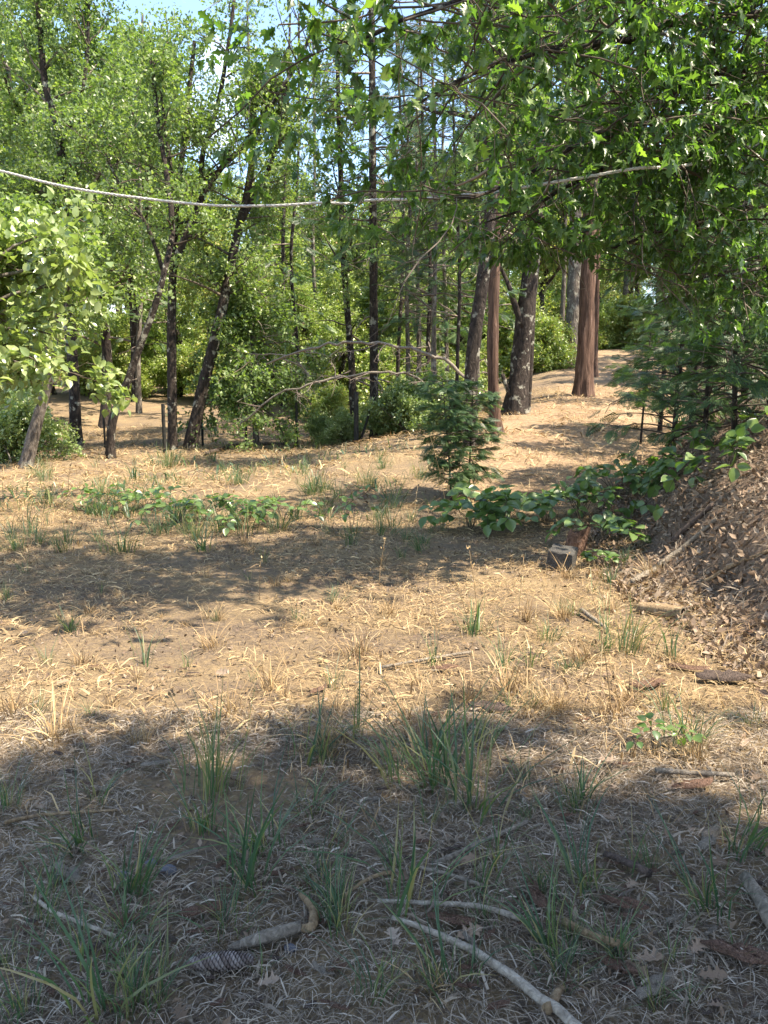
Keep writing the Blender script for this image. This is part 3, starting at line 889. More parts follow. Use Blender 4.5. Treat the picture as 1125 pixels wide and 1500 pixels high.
for u, d, q, s in ((-60, 24, 0, 1.1), (20, 26, 2, 1.1), (150, 24, 1, 1.15), (75, 31, 0, 1.3), (200, 30, 2, 1.1), (-150, 30, 2, 1.3), (260, 34, 1, 1.0), (-20, 38, 0, 1.5), (120, 40, 2, 1.5),
                   (215, 46, 0, 1.3), (-120, 48, 2, 1.7), (30, 52, 2, 1.8), (860, 60, 2, 1.5), (760, 64, 2, 1.3), (600, 37, 0, 1.15), (665, 41, 2, 1.1), (705, 38, 0, 1.2), (530, 47, 1, 1.2), (455, 50, 0, 1.0)):
    x, y = at_px(u, d); place(PB[q], x, y, s, LB, 'tree', 'leafy forest trees')
for u, d, q, s in ((330, 30, 1, 1.0), (440, 33, 1, .95), (455, 27, 1, .6), (490, 29, 1, .75), (585, 30, 1, .8), (630, 32, 1, .9), (675, 31, 1, .85), (540, 31, 1, .7), (610, 34, 0, .8), (410, 42, 0, 1.0), (500, 38, 1, 1.0), (570, 36, 1, 1.05), (240, 38, 0, 1.0), (300, 50, 0, 1.15), (470, 52, 0, 1.0), (380, 60, 0, 1.2), (560, 55, 0, 1.1), (120, 34, 1, 1.2),
                   (800, 34, 1, 1.0), (880, 43, 0, 1.0), (915, 50, 0, 1.2), (780, 50, 0, 1.2), (840, 60, 0, 1.3), (930, 62, 0, 1.4), (640, 45, 0, 1.0), (720, 50, 0, 1.0)):
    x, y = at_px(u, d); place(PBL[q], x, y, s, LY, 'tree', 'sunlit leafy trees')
for u, d, q, s in ((378, 46, 1, 1.0), (690, 60, 1, 1.0), (-60, 60, 1, 1.3), (90, 66, 1, 1.4), (180, 60, 0, 1.3), (760, 62, 1, 1.2), (830, 70, 1, 1.3), (960, 60, 1, 1.3), (250, 75, 1, 1.1),
                   (1010, 34, 0, 1.0), (1010, 20, 0, .55), (1090, 25, 0, .62), (985, 27, 1, .5), (1100, 28, 1, 1.0), (1180, 36, 1, 1.1), (960, 40, 0, 1.1), (1060, 48, 1, 1.2)):
    x, y = at_px(u, d); place(PC[q], x, y, s, LC, 'tree', 'far conifers')
for u, d in ((1150, 23.5), (1400, 20), (1060, 38), (1180, 30), (985, 46), (1330, 27)):
    x, y = at_px(u, d); place(PB[int(RNG.integers(3))], x, y, RNG.uniform(.8, 1.1), 'leafy tree crowding the slope above the path beyond the saplings', 'tree', 'trees above the path')
for u, d, s in ((30, 25, 1.1), (190, 33, 1.0), (300, 33, 1.0), (350, 33, 1.0), (400, 33, .9), (465, 28, .75), (480, 24.5, .6), (495, 30, .9), (560, 27, 1.0), (600, 29, 1.0), (640, 27, .9), (130, 31, 1.1), (-40, 29, 1.2),
                (790, 29, .9), (810, 31, .8), (815, 36, 1.2), (885, 40, 1.0), (905, 42, 1.1), (930, 40, 1.2), (780, 38, 1.2), (700, 30, 1.1), (530, 33, 1.2), (440, 38, 1.2), (260, 36, 1.1)):
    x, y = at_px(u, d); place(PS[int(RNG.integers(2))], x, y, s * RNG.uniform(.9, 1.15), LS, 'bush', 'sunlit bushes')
for u, d, s in ((575, 19.5, .6), (610, 19, .7), (640, 17, .55), (600, 21, .8), (20, 19.5, .8), (480, 20.5, .45), (505, 20, .5), (660, 19.5, .8), (555, 21, .6), (-30, 17, .9), (10, 16, .7)):
    x, y = at_px(u, d); place(PS[2], x, y, s, LM, 'bush', 'green bushes')

for q in range(70):
    d = RNG.uniform(48, 110); u = RNG.uniform(-250, 1300)
    x, y = at_px(u, d)
    if q % 3: place(PBL[q % 2], x, y, RNG.uniform(1.0, 1.6), 'distant sunlit tree on the rising ground behind the forest', 'tree', 'distant trees on the rise')
    else: place(PB[q % 2], x, y, RNG.uniform(1.0, 1.4), 'distant darker tree on the rising ground behind the forest', 'tree', 'distant darker trees on the rise')
for q in range(46):
    d = RNG.uniform(30, 62); u = RNG.uniform(150, 980)
    if 800 < u < 930 and d < 37: continue
    x, y = at_px(u, d)
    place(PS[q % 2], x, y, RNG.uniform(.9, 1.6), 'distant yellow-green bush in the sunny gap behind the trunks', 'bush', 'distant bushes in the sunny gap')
# trees standing behind the photographer that shade the near ground
SH = make_tree('broadleaf_tree', '', '', [(np.array([[0, 0, -.15], [.1, 0, 2.5], [0, .1, 5], [.1, 0, 7.5], [0, 0, 9.2]]), np.array([.2, .17, .14, .09, .04]))],
               'oak_bark', 'leaf_mid', rg(231), crown(n=72, zmin=4.6, L0=3.1, up=.1, taper=False, per=15, size=.17, sub=6), local=True)
for x, y, s in ((1.8, -1.35, 1.0), (4.5, -1.3, 1.0), (7.2, -1.4, 1.0), (.2, -1.9, 1.0)):
    place(SH, x, y, s, 'leafy tree behind the viewpoint shading the near ground', 'tree', 'trees behind the viewpoint')
for pr in PB + PBL + PC + PS:
    if pr.name not in used:
        for ch in list(pr.children): bpy.data.objects.remove(ch)
        bpy.data.objects.remove(pr)
# ------------------------------------------------------------------ ground cover nobody could count: straw, dry grass, needles, leaf litter
def slope_normal(x, y, e=.06):
    dzx = (ground_z(x + e, y) - ground_z(x - e, y)) / (2 * e)
    dzy = (ground_z(x, y + e) - ground_z(x, y - e)) / (2 * e)
    return norm(np.stack([-dzx, -dzy, np.ones_like(dzx)], -1))

def wedge(n, y0, y1, rng, power=1.0, margin=1.1, side=.56):
    """points over the ground in view and a step beyond, y from y0 to y1"""
    y = y0 + (y1 - y0) * rng.random(n) ** power
    wmax = side * y1 + margin
    x = rng.uniform(-1, 1, n) * wmax
    keep = np.abs(x) < side * y + margin
    return x[keep], y[keep]

def straws(x, y, rng, lmin, lmax, w, lift, tilt, name, mat, curl=.5, rlo=0, rhi=1, zoff=.004, bare=0.0):
    keep = fbm(x * 1.7, y * 1.7, 55, 3) > bare + rng.normal(size=len(x)) * .06
    x, y = x[keep], y[keep]
    m = len(x)
    n = slope_normal(x, y)
    p = np.stack([x, y, ground_z(x, y) + zoff + rng.random(m) ** 2 * lift], -1)
    az = rng.uniform(0, 2 * pi, m)
    d = np.stack([np.cos(az), np.sin(az), np.zeros(m)], -1)
    d = norm(d - n * (d * n).sum(1)[:, None] + n * (np.abs(rng.normal(size=m)) * tilt)[:, None])
    s = norm(np.cross(d, n)); L = rng.uniform(lmin, lmax, m)
    c = (rng.normal(size=m) * curl * L)
    ww = w * rng.uniform(.45, 1.2, m) * (1 + 2.2 * (rng.random(m) < .07))
    mid = p + d * (L * .5)[:, None] + s * (c * .3)[:, None] + n * (L * .06)[:, None]
    end = p + d * L[:, None] + s * (c * .9)[:, None] - n * (L * .05 + L * .25 * np.abs(d[:, 2]))[:, None]
    hs = norm(s * 1.0 + n * rng.normal(size=(m, 1)) * .5) * ww[:, None] * .5
    V = np.stack([p - hs, p + hs, mid + hs, mid - hs, end], 1).reshape(-1, 3)
    b = np.arange(m) * 5
    r = np.repeat(np.clip(rlo + (rhi - rlo) * rng.random(m), 0, 1), 5)
    me = new_mesh(name, V, [np.stack([b, b + 1, b + 2, b + 3], -1), np.stack([b + 3, b + 2, b + 4], -1)], r)
    return link(name, me, M[mat])

g3 = rg(301)
x, y = wedge(150000, 1.3, 3.7, g3)
x, y = x[x < foot(y) + .3], y[x < foot(y) + .3]
tag(straws(x, y, g3, .012, .085, .0020, .022, .2, 'straw', 'straw', .28, 0, .95, bare=.33), 'thick mat of dry straw and needles on the near ground', 'straw', kind='stuff')  # greyer colour on the near ground, standing in partly for its cool shade
x, y = wedge(128000, 3.4, 10.5, g3)
k = x < foot(y) + .15
tag(straws(x[k], y[k], g3, .03, .12, .0034, .02, .25, 'straw', 'dry_blade', .22, 0, .95, bare=.38), 'dry straw lying across the middle of the clearing', 'straw', kind='stuff')  # warmer colour from the shade edge on, carrying some of the sunlight
x, y = wedge(56000, 10, 24, g3, side=.62)
k = x < foot(y)
tag(straws(x[k], y[k], g3, .1, .3, .010, .03, .4, 'straw', 'dry_blade', .4, .1, 1, bare=.36), 'pale dry straw around the trunks at the far clearing edge', 'straw', kind='stuff')
# standing dry grass in loose patches
x, y = wedge(60000, 2.6, 14, g3)
k = (fbm(x * .8, y * .8, 91, 3) > .50) & (x < foot(y))
tag(straws(x[k], y[k], g3, .05, .17, .0034, .01, 1.4, 'dry_grass', 'dry_blade', .3), 'thin standing dry grass in patches over the clearing', 'grass', kind='stuff')
# thin green grass far across the clearing
x, y = wedge(14000, 9, 20, g3)
k = (fbm(x * .5, y * .7, 95, 3) > .56) & (x < trail_left(y) - .6)
tag(straws(x[k], y[k], g3, .10, .34, .011, .01, 2.6, 'green_grass', 'grass', .25), 'thin green grass standing along the far edge of the clearing', 'grass', kind='stuff')

# leaf litter on the bank
CURL = (np.array([[0, 0, .02], [.4, .28, .14], [.45, 0, .02], [.4, -.28, .16], [1, 0, .16]]), [np.array([[0, 2, 1], [0, 3, 2], [1, 2, 4], [2, 3, 4]])])
def litter_at(x, y, rng, smin, smax, z=.012):
    n = slope_normal(x, y); m = len(x)
    p = np.stack([x, y, ground_z(x, y) + z * rng.random(m)], -1)
    nr = norm(n + rng.normal(size=(m, 3)) * .45)
    return p, rdir(m, rng), nr, rng.uniform(smin, smax, m)
y = g3.uniform(1.5, 13, 52000); x = foot(y) - .35 + g3.random(52000) ** 1.2 * 4.2
k = x < .62 * y + 1.3
p, ax, nr, sc = litter_at(x[k], y[k], g3, .02, .08, .03)
k2 = g3.random(len(p)) < .62
v, f, r = scatter(*CURL, p[k2], ax[k2], nr[k2], sc[k2])
tag(link('leaf_litter', new_mesh('leaf_litter', v, f, r), M['dead_leaf']), 'brown leaf litter covering the slope of the bank', 'leaf litter', kind='stuff')
y = g3.uniform(1.5, 12, 42000); x = foot(y) - .3 + g3.random(42000) * 4
k = x < .62 * y + 1.3
tag(straws(x[k], y[k], g3, .05, .17, .004, .04, .3, 'needle_litter', 'straw', .5, 0, .75), 'brown needles and stalks strewn over the bank', 'needles', kind='stuff')
x, y = wedge(28000, 1.4, 10, g3)
k = (x < foot(y)) & (fbm(x * 1.1, y * 1.1, 61, 2) > .30)
p, ax, nr, sc = litter_at(x[k], y[k], g3, .010, .038, .02)
v, f, r = scatter(*CURL, p, ax, nr, sc)
tag(link('leaf_litter', new_mesh('leaf_litter', v, f, r), M['dead_leaf']), 'small dead leaves scattered in the clearing straw', 'leaf litter', kind='stuff')

# ------------------------------------------------------------------ green grass tufts
def tuft_mesh(seed, nb, h, w, spread_=.035, lean=.35, rlo=0, rhi=1.0):
    g = rg(seed); mb = MB()
    for b in range(nb):
        az = g.uniform(0, 2 * pi); p0 = np.array([cos(az), sin(az), 0]) * spread_ * g.random()
        L = h * g.uniform(.45, 1.1); ln = lean * g.uniform(.2, 1.3); d = np.array([cos(az + g.normal() * .6), sin(az + g.normal() * .6), 0])
        t = np.linspace(0, 1, 5)
        P = p0 + np.outer(t * L, [0, 0, 1]) * (1 - .35 * ln * t[:, None]) + np.outer(L * ln * t ** 1.8, d)
        sd_ = norm(np.cross(d, [0, 0, 1.0]) + g.normal(size=3) * .3)
        ww = w * g.uniform(.7, 1.3) * np.array([.8, 1, .85, .55, .04])
        fold = norm(np.cross(sd_, [0, 0, 1.0])) * .3
        V = np.stack([P - sd_ * ww[:, None] / 2, P + fold * ww[:, None] / 2, P + sd_ * ww[:, None] / 2], 1).reshape(-1, 3)
        P = P + np.outer(t ** 2, g.normal(size=3) * .12 * L)
        V = np.stack([P - sd_ * ww[:, None] / 2, P + fold * ww[:, None] / 2, P + sd_ * ww[:, None] / 2], 1).reshape(-1, 3)
        i = np.arange(4)[:, None] * 3
        q = np.concatenate([i + np.array([0, 1, 4, 3]), i + np.array([1, 2, 5, 4])])
        mb.add(V, [q], rlo + (rhi - rlo) * g.random())
    return mb.mesh('grass_tuft')
TM = [tuft_mesh(401, 30, .32, .0056, .07, .6), tuft_mesh(402, 20, .40, .0064, .07, .65), tuft_mesh(403, 44, .28, .005, .13, .7), tuft_mesh(404, 12, .34, .0056, .06, .55), tuft_mesh(405, 60, .40, .006, .15, .55), tuft_mesh(406, 28, .26, .0064, .07, .9)]
for me in TM: me.materials.append(M['grass'])
DM = [tuft_mesh(411, 40, .13, .003, .05, .7), tuft_mesh(412, 30, .2, .003, .05, .6), tuft_mesh(413, 50, .26, .0045, .08, .9)]
for me in DM: me.materials.append(M['dry_blade'])
def tuft(u, v, kind, s, label, group, meshes=TM):
    p = G(u, v)
    o = link('grass_tuft', meshes[kind])
    o.location = (p[0], p[1], gz(p[0], p[1]) - .006)
    o.rotation_euler = (RNG.normal() * .16, RNG.normal() * .16, RNG.uniform(0, 6.28))
    o.scale = (s * RNG.uniform(.8, 1.5), s * RNG.uniform(.8, 1.3), s * RNG.uniform(.75, 1.1))
    return tag(o, label, 'grass', group)
own_tufts = [
    (118, 1242, 0, 1.0, 'splayed green tuft behind the thin straight twig in the shaded straw'),
    (318, 1160, 4, 1.0, 'tall dense green tuft at the edge of the shade'),
    (362, 1290, 1, 1.05, 'blue-green tuft of broad blades beside a bent dead branch'),
    (385, 1245, 0, .9, 'green tuft just behind the blue-green one'),
    (452, 1118, 1, 1.0, 'fan-shaped green tuft between two others at the shade edge'),
    (520, 1085, 3, 1.1, 'few upright blades where the sun patch begins'),
    (640, 1140, 4, 1.05, 'wide tall green tuft straddling the edge of the sun patch'),
    (695, 1190, 0, 1.2, 'green tuft of long stiff blades below the wide tall one'),
    (600, 1330, 1, 1.1, 'loose long green blades rising through the crossed sticks'),
    (845, 1310, 1, 1.0, 'green tuft beside a thick red bark flake'),
    (1035, 1330, 0, 1.1, 'green tuft next to a greyish bark sheet'),
    (905, 1400, 5, .5, 'small flat green tuft over an orange stick'),
    (485, 1240, 3, .6, 'short lone green sprig in grey straw'),
    (1105, 1240, 1, 1.0, 'arching green tuft near the foot of the bank'),
    (915, 955, 4, 1.05, 'large sunlit pale-green tuft at the foot of the bank'),
    (700, 930, 1, 1.2, 'pale sunlit tuft with long silvery stalks'),
    (212, 975, 3, 1.0, 'bright yellow-green sprig alone in the sun patch'),
    (180, 810, 4, 1.2, 'tall clump of green grass beside the low leafy patch'),
    (1000, 1090, 2, .9, 'low green tuft in the shade below fallen bark'),
    (150, 1490, 1, .9, 'blue-green blades near the pale curved twig'),
    (35, 1490, 0, .8, 'upright green blades beside the blue-green blades'),
    (730, 1270, 3, .9, 'single leaning green blades by a slanting tan stick'),
    (640, 1450, 3, .5, 'half-dry short tuft below the white stick'),
    (240, 1440, 3, .6, 'short green sprig beside the pine cone'),
]
for a in own_tufts: tuft(*a, None)
tuft(630, 1455, 0, 1.0, 'orange-brown dead tuft against the white stick', None, DM)
for q in range(110):
    if q < 60: u, v = RNG.uniform(0, 1100), 1030 + 460 * RNG.random()
    else: u, v = RNG.uniform(0, 1000), RNG.uniform(700, 1020)
    tuft(u, v, int(RNG.integers(4)), RNG.uniform(.35, .8), 'small green grass sprout in the dry straw of the clearing', 'small green sprouts')
for q in range(120):
    u, v = RNG.uniform(0, 960), RNG.uniform(670, 810)
    tuft(u, v, int(RNG.integers(6)), RNG.uniform(.7, 1.3), 'green grass clump along the far sunlit edge of the clearing', 'far green clumps') if u < 640 else None
for q in range(90):
    u, v = RNG.uniform(0, 1040), RNG.uniform(780, 1120)
    tuft(u, v, int(RNG.integers(3)), RNG.uniform(.6, 1.0), 'straw-coloured dead grass clump in the middle of the clearing', 'dead grass clumps', DM)

# ------------------------------------------------------------------ sticks, bark, cone and stones on the ground
def ground_path(pts, lift=.0):
    P = np.array([G(*q) for q in pts]); P[:, 2] = ground_z(P[:, 0], P[:, 1]) + lift
    return P
def stick(name, pts, w0, w1, mat, label, lift=.6, cat='stick', group=None, sides=9):
    P = ground_path(pts); d = np.linalg.norm(P - np.array([0, 0, CAMH]), axis=1)
    R = np.linspace(w0, w1, len(P)) * d / F / 2
    P[:, 2] += R * lift + .022
    Q, S = resample(P, R, .05)
    Q = Q + RNG.normal(size=Q.shape) * S[:, None] * .12
    c = Q[0].copy()
    v, f = tube(Q - c, S, sides, .14, 0, int(RNG.integers(99)))
    mb = MB(); mb.add(v, f)
    return tag(link(name, mb.mesh(name, True), M[mat], None, c), label, cat, group)
stick('fallen_branch', [(575, 1357), (640, 1381), (692, 1408), (742, 1442), (815, 1500), (850, 1528)], 6, 15, 'bleached', 'long bleached branch tapering through the straw, thickest stick in the clearing', .7)
stick('stick', [(552, 1331), (640, 1336), (700, 1342), (762, 1358)], 5, 8, 'bleached', 'straight pale stick lying just behind the long bleached branch')
stick('stick', [(492, 1340), (512, 1318), (545, 1298), (575, 1290)], 4, 6, 'tan_wood', 'curved tan twig reaching toward the crossed sticks')
stick('stick', [(638, 1278), (700, 1248), (772, 1215)], 7, 5, 'gray_wood', 'slanting tan stick between two green tufts')
stick('stick', [(604, 1282), (650, 1290), (716, 1313)], 5, 5, 'gray_wood', 'thin pale stick behind the straight pale stick')
stick('stick', [(50, 1327), (78, 1348), (118, 1366), (168, 1384)], 5, 5, 'bleached', 'pale curved twig alone in the grey straw')
stick('stick', [(8, 1217), (62, 1205), (172, 1197)], 5, 4, 'tan_wood', 'thin straight twig passing behind a splayed tuft')
stick('log', [(1090, 1300), (1112, 1335), (1140, 1385)], 14, 20, 'gray_wood', 'short thick log end with tan peeled side near the bark sheet', .6, 'log', None, 14)
stick('stick', [(884, 1264), (915, 1276), (952, 1296)], 8, 11, 'dark_wood', 'short dark twig half sunk in straw')
stick('stick', [(825, 1362), (868, 1386), (922, 1402)], 10, 9, 'tan_wood', 'orange split stick under a flat green tuft')
stick('stick', [(800, 1500), (812, 1478), (822, 1462)], 14, 9, 'tan_wood', 'stubby broken stick beside the bleached branch')
stick('stick', [(960, 1138), (1010, 1143), (1075, 1146)], 7, 6, 'gray_wood', 'straight grey stick lying above a broken bark flake')
stick('stick', [(205, 1098), (222, 1112), (248, 1120)], 4, 3, 'tan_wood', 'small bent twig in the shaded straw')
stick('fallen_branch', [(925, 860), (965, 835), (1010, 800), (1050, 765)], 9, 6, 'gray_wood', 'weathered strip of branch lying up the bank slope', .5)
stick('fallen_branch', [(985, 800), (1010, 775), (1045, 745)], 10, 6, 'dark_wood', 'dark rotten branch beside the weathered strip on the bank', .5)
stick('stick', [(1030, 860), (1075, 835), (1125, 815)], 6, 4, 'tan_wood', 'thin tan stick slanting up the leafy bank')
stick('stick', [(560, 985), (640, 970), (690, 962)], 5, 4, 'gray_wood', 'thin pale stick in the sunlit straw')
stick('stick', [(850, 900), (872, 915), (890, 930)], 7, 4, 'gray_wood', 'short pale sunlit stick at the foot of the bank')
# bent dead branch: weathered length with a pale knee
P = ground_path([(335, 1404), (385, 1392), (440, 1374), (456, 1374), (459, 1346), (440, 1322)])
d = np.linalg.norm(P - np.array([0, 0, CAMH]), axis=1)
rt = root_empty('bent_branch', P[0]); tag(rt, 'bent dead branch with a pale bare knee beside the pine cone', 'branch')
for nm, a, b, ws, mt in (('stem', 0, 3, (7, 17, 13), 'gray_wood'), ('knee', 2, 6, (8, 13, 12, 7), 'tan_wood')):
    R = np.array(ws) * d[a:b] / F / 2
    q = P[a:b].copy(); q[:, 2] += R * .8 + .02
    v, f = tube(*resample(q - P[0], R, .02), 11, .2, 0, 8); mb = MB(); mb.add(v, f)
    link(nm, mb.mesh('bent_branch_' + nm, True), M[mt], rt)
# long pine cone with overlapping scales
a, b = ground_path([(274, 1428), (372, 1422)])
rt = root_empty('pine_cone', a); tag(rt, 'long grey-brown pine cone with tight overlapping scales lying in straw', 'pine cone')
ax_ = b - a; L = np.linalg.norm(ax_); X = ax_ / L; Yv = norm(np.cross([0, 0, 1.0], X)); Zv = np.cross(X, Yv)
prof = lambda t: .02 * np.clip(np.sin(np.clip(t * 2.9 + .22, 0, pi)) ** .6, .15, 1)
t = np.linspace(0, 1, 24); core = np.outer(t * L, X) + np.array([0, 0, .032])
v, f = tube(core, prof(t) * .8, 12, 0); mb = MB(); mb.add(v, f, .1); link('core', mb.mesh('cone_core', True), M['cone'], rt)
sv = np.array([[0, -.4, 0], [0, .4, 0], [.6, .5, .16], [1, 0, .26], [.6, -.5, .16], [.5, 0, .24]]); sf = [np.array([[0, 1, 5], [1, 2, 5], [2, 3, 5], [3, 4, 5], [4, 0, 5]])]
sm = [new_mesh('cone_scale', sv, sf, np.full(6, q)) for q in (.2, .45, .7, .95)]
for me in sm: me.materials.append(M['cone'])
for q in range(230):
    tq = .01 + .95 * q / 230; an = q * 2.39996
    rd = cos(an) * Yv + sin(an) * Zv
    p = X * tq * L + rd * prof(tq) * .78 + np.array([0, 0, .032])
    o = link('scale', sm[q % 4], None, rt); o.matrix_local = leaf_matrix(p, X * .8 + rd * .42, rd, .016 * (.6 + prof(tq) / .04))

# bark flakes
def flake_mesh(seed, th=.16):
    g = rg(seed); n = 15
    a = np.linspace(0, 2 * pi, n, endpoint=False) + g.normal(size=n) * .12
    r = .5 * g.uniform(.55, 1.1, n) * (1 + .25 * np.cos(a * 2))
    rings = []
    for s, z in ((1, 0), (.95, th), (.72, th * 1.1), (.45, th * 1.2), (.2, th * 1.05)):
        q = np.stack([np.cos(a) * r * s, np.sin(a) * r * .5 * s, np.full(n, z)], -1)
        lay = np.floor((q[:, 1] * 3 + q[:, 0] + 9) * 4) % 3
        q[:, 2] += .3 * q[:, 1] ** 2 + .10 * q[:, 0] ** 2 + (lay * .02 + g.normal(size=n) * .022) * (z > 0)
        rings.append(q)
    v = np.concatenate(rings + [[[0, 0, th]]])
    j = np.arange(n); k = (j + 1) % n
    f = [np.stack([b * n + j, b * n + k, (b + 1) * n + k, (b + 1) * n + j], -1) for b in range(4)] + [np.stack([4 * n + j, 4 * n + k, np.full(n, 5 * n)], -1)]
    return new_mesh('bark_flake', v, f, np.full(5 * n + 1, .5))
FM = [flake_mesh(500 + q, .03 + .012 * (q % 4)) for q in range(8)]
for q, me in enumerate(FM): me.materials.append(M['bark_chip'] if q % 4 < 2 else M['gray_wood'] if q % 4 == 2 else M['dark_wood'])
def flat_on_ground(o, u=None, v=None, p=None, s=.1, tilt=.12, lift=.006):
    p = G(u, v) if p is None else p
    n = slope_normal(np.array([p[0]]), np.array([p[1]]))[0] + RNG.normal(size=3) * tilt
    az = RNG.normal() * .6
    o.matrix_world = leaf_matrix(np.array([p[0], p[1], gz(p[0], p[1]) + lift]), np.array([cos(az), sin(az), 0]), norm(n), s)
for u, v, w, k, lab in ((35, 1280, 34, 0, 'tan bark flake lying alone near the shaded edge of straw'), (187, 1358, 50, 1, 'curled bark flake beside the pale curved twig'), (228, 1128, 42, 2, 'grey flat chip in the shaded straw'),
        (300, 1345, 66, 1, 'broad thin purplish bark sheet behind the pine cone'), (655, 1358, 74, 0, 'flat pinkish bark sheet beneath the straight pale stick'), (785, 1322, 66, 1, 'thick red-brown bark flake with a dark edge'),
        (912, 1335, 66, 4, 'layered pinkish bark flake beside a green tuft'), (1010, 1160, 70, 0, 'broken bark flake below the straight grey stick'), (1040, 1240, 70, 2, 'long greyish bark sheet by a green tuft'),
        (1085, 1410, 100, 4, 'long grey-violet strip of bark pointing to the log end'), (905, 1430, 60, 5, 'tan bark flake among grey straw'), (960, 1460, 70, 2, 'thin grey bark strip near the tan flake'),
        (410, 1290, 30, 5, 'small brown bark chip behind the pale knee'), (490, 1090, 50, 1, 'bark flake at the edge of the sun patch'), (465, 1018, 42, 0, 'reddish bark flake lit by the sun'), (650, 985, 44, 4, 'reddish sunlit bark flake behind a wide tuft'),
        (1060, 1000, 80, 7, 'large dark slab of fallen bark at the foot of the bank'), (950, 1010, 60, 5, 'pale splintered slab in the sunlit straw'), (1005, 985, 60, 0, 'orange sunlit bark piece beside the dark slab'), (720, 1045, 70, 7, 'dark flat bark strip on the sunlit straw'),
        (100, 1290, 60, 2, 'grey dusty bark sheet beside the tan flake'), (270, 1265, 40, 2, 'crumpled grey chip next to the blue stones')):
    p = G(u, v); o = link('bark_flake', FM[k]); flat_on_ground(o, p=p, s=.8 * w * np.linalg.norm(p - [0, 0, CAMH]) / F, tilt=.08, lift=.024); tag(o, lab, 'bark')
for q in range(240):
    u, v = RNG.uniform(0, 1125), 880 + 620 * RNG.random() ** .8
    o = link('bark_chip', FM[int(RNG.integers(8))]); flat_on_ground(o, u, v, s=RNG.uniform(.02, .065), tilt=.22, lift=.018)
    tag(o, 'small bark chip lying loose in the straw', 'bark', 'loose bark chips')
# dead leaves one can pick out
OKM = [new_mesh('dead_oak_leaf', np.concatenate([OAK_FULL[0][:, :2], OAK_FULL[0][:, 2:] + .3 * c * OAK_FULL[0][:, 1:2] ** 2 + .3 * OAK_FULL[0][:, :1] ** 2 * c2], 1), OAK_FULL[1], np.full(len(OAK_FULL[0]), rv), True) for c, c2, rv in ((2, .6, .25), (-1, 1, .4), (1.2, .3, .55), (2.4, 1.2, .65))]
for me in OKM: me.materials.append(M['dead_leaf'])
for q in range(150):
    y_ = RNG.uniform(3.4, 8.5); x_ = foot(y_) - .1 + RNG.random() * 2.6
    if x_ > .5 * y_ + .3: continue
    o = link('dead_leaf', OKM[q % 4]); flat_on_ground(o, p=np.array([x_, y_, 0]), s=RNG.uniform(.07, .13), tilt=.3, lift=.02); tag(o, 'curled dead oak leaf lying on the slope of the bank', 'leaf', 'dead oak leaves on the bank')
for q in range(40):
    o = link('dead_leaf', OKM[q % 4]); flat_on_ground(o, RNG.uniform(0, 1125), RNG.uniform(930, 1490), s=RNG.uniform(.05, .09), tilt=.25, lift=.022); tag(o, 'dead oak leaf lying in the straw of the clearing', 'leaf', 'dead oak leaves in the clearing')

def rock_mesh(seed, flat=.7):
    g = rg(seed); V, Fc = [], []
    nu, nv = 10, 7
    for i in range(nv):
        th = pi * (i + .5) / nv
        for j in range(nu):
            ph = 2 * pi * j / nu; V.append([sin(th) * cos(ph), sin(th) * sin(ph), cos(th) * flat])
    V = np.array(V); V *= (1 + .35 * (vnoise(V[:, 0] * 1.7 + seed, V[:, 1] * 1.7 + V[:, 2] * 1.3, seed) - .5))[:, None]
    i, j = np.meshgrid(np.arange(nv - 1), np.arange(nu), indexing='ij')
    q = np.stack([i * nu + j, (i + 1) * nu + j, (i + 1) * nu + (j + 1) % nu, i * nu + (j + 1) % nu], -1).reshape(-1, 4)
    return new_mesh('stone', V * .5, [q, np.arange(nu)[None], np.arange(nu)[::-1][None] + (nv - 1) * nu], np.full(len(V), .5), True)
for u, v, w, lab in ((222, 1270, 18, 'small blue-grey stone beside its slightly larger twin'), (247, 1280, 24, 'larger blue-grey stone of two lying in straw'), (425, 1395, 18, 'dark round stone under the bent branch'), (180, 1285, 16, 'pale grey pebble near the blue-grey stones')):
    p = G(u, v); o = link('stone', rock_mesh(int(u))); s = w * np.linalg.norm(p - [0, 0, CAMH]) / F; o.scale = (s, s * .8, s * .8); o.location = (p[0], p[1], gz(p[0], p[1]) + s * .2)
    o.data.materials.append(M['stone']); tag(o, lab, 'stone')

# hollow broken log at the foot of the bank
p = G(965, 905); d = np.linalg.norm(p - [0, 0, CAMH]); s = d / F
A, B = G(935, 897), G(1000, 908)
for q in (A, B): q[2] = gz(q[0], q[1]) + 7 * s
Q, S = resample(np.array([A, (A + B) / 2, B]), np.array([8, 11, 12]) * s, .03)
rt = root_empty('hollow_log', A); tag(rt, 'short hollow log with pale skin and dark open end at the bank foot', 'log')
v, f = tube(Q - A, S, 16, .15, 0, 3, cap=False); mb = MB(); mb.add(v, f); link('shell', mb.mesh('log_shell', True), M['tan_wood'], rt)
v, f = tube(Q - A, S * .78, 16, .1, 0, 3, cap=False); mb = MB(); mb.add(v, [q[:, ::-1] for q in f]); link('inside', mb.mesh('log_inside', True), M['dark_wood'], rt)
n16 = 16; k = len(Q) - 1
o1 = tube(Q - A, S, 16, .15, 0, 3, cap=False)[0][-n16:]; o2 = tube(Q - A, S * .78, 16, .1, 0, 3, cap=False)[0][-n16:]
j = np.arange(n16); link('rim', new_mesh('log_rim', np.concatenate([o1, o2]), [np.stack([j, (j + 1) % n16, n16 + (j + 1) % n16, n16 + j], -1)], np.full(32, .5)), M['gray_wood'], rt)

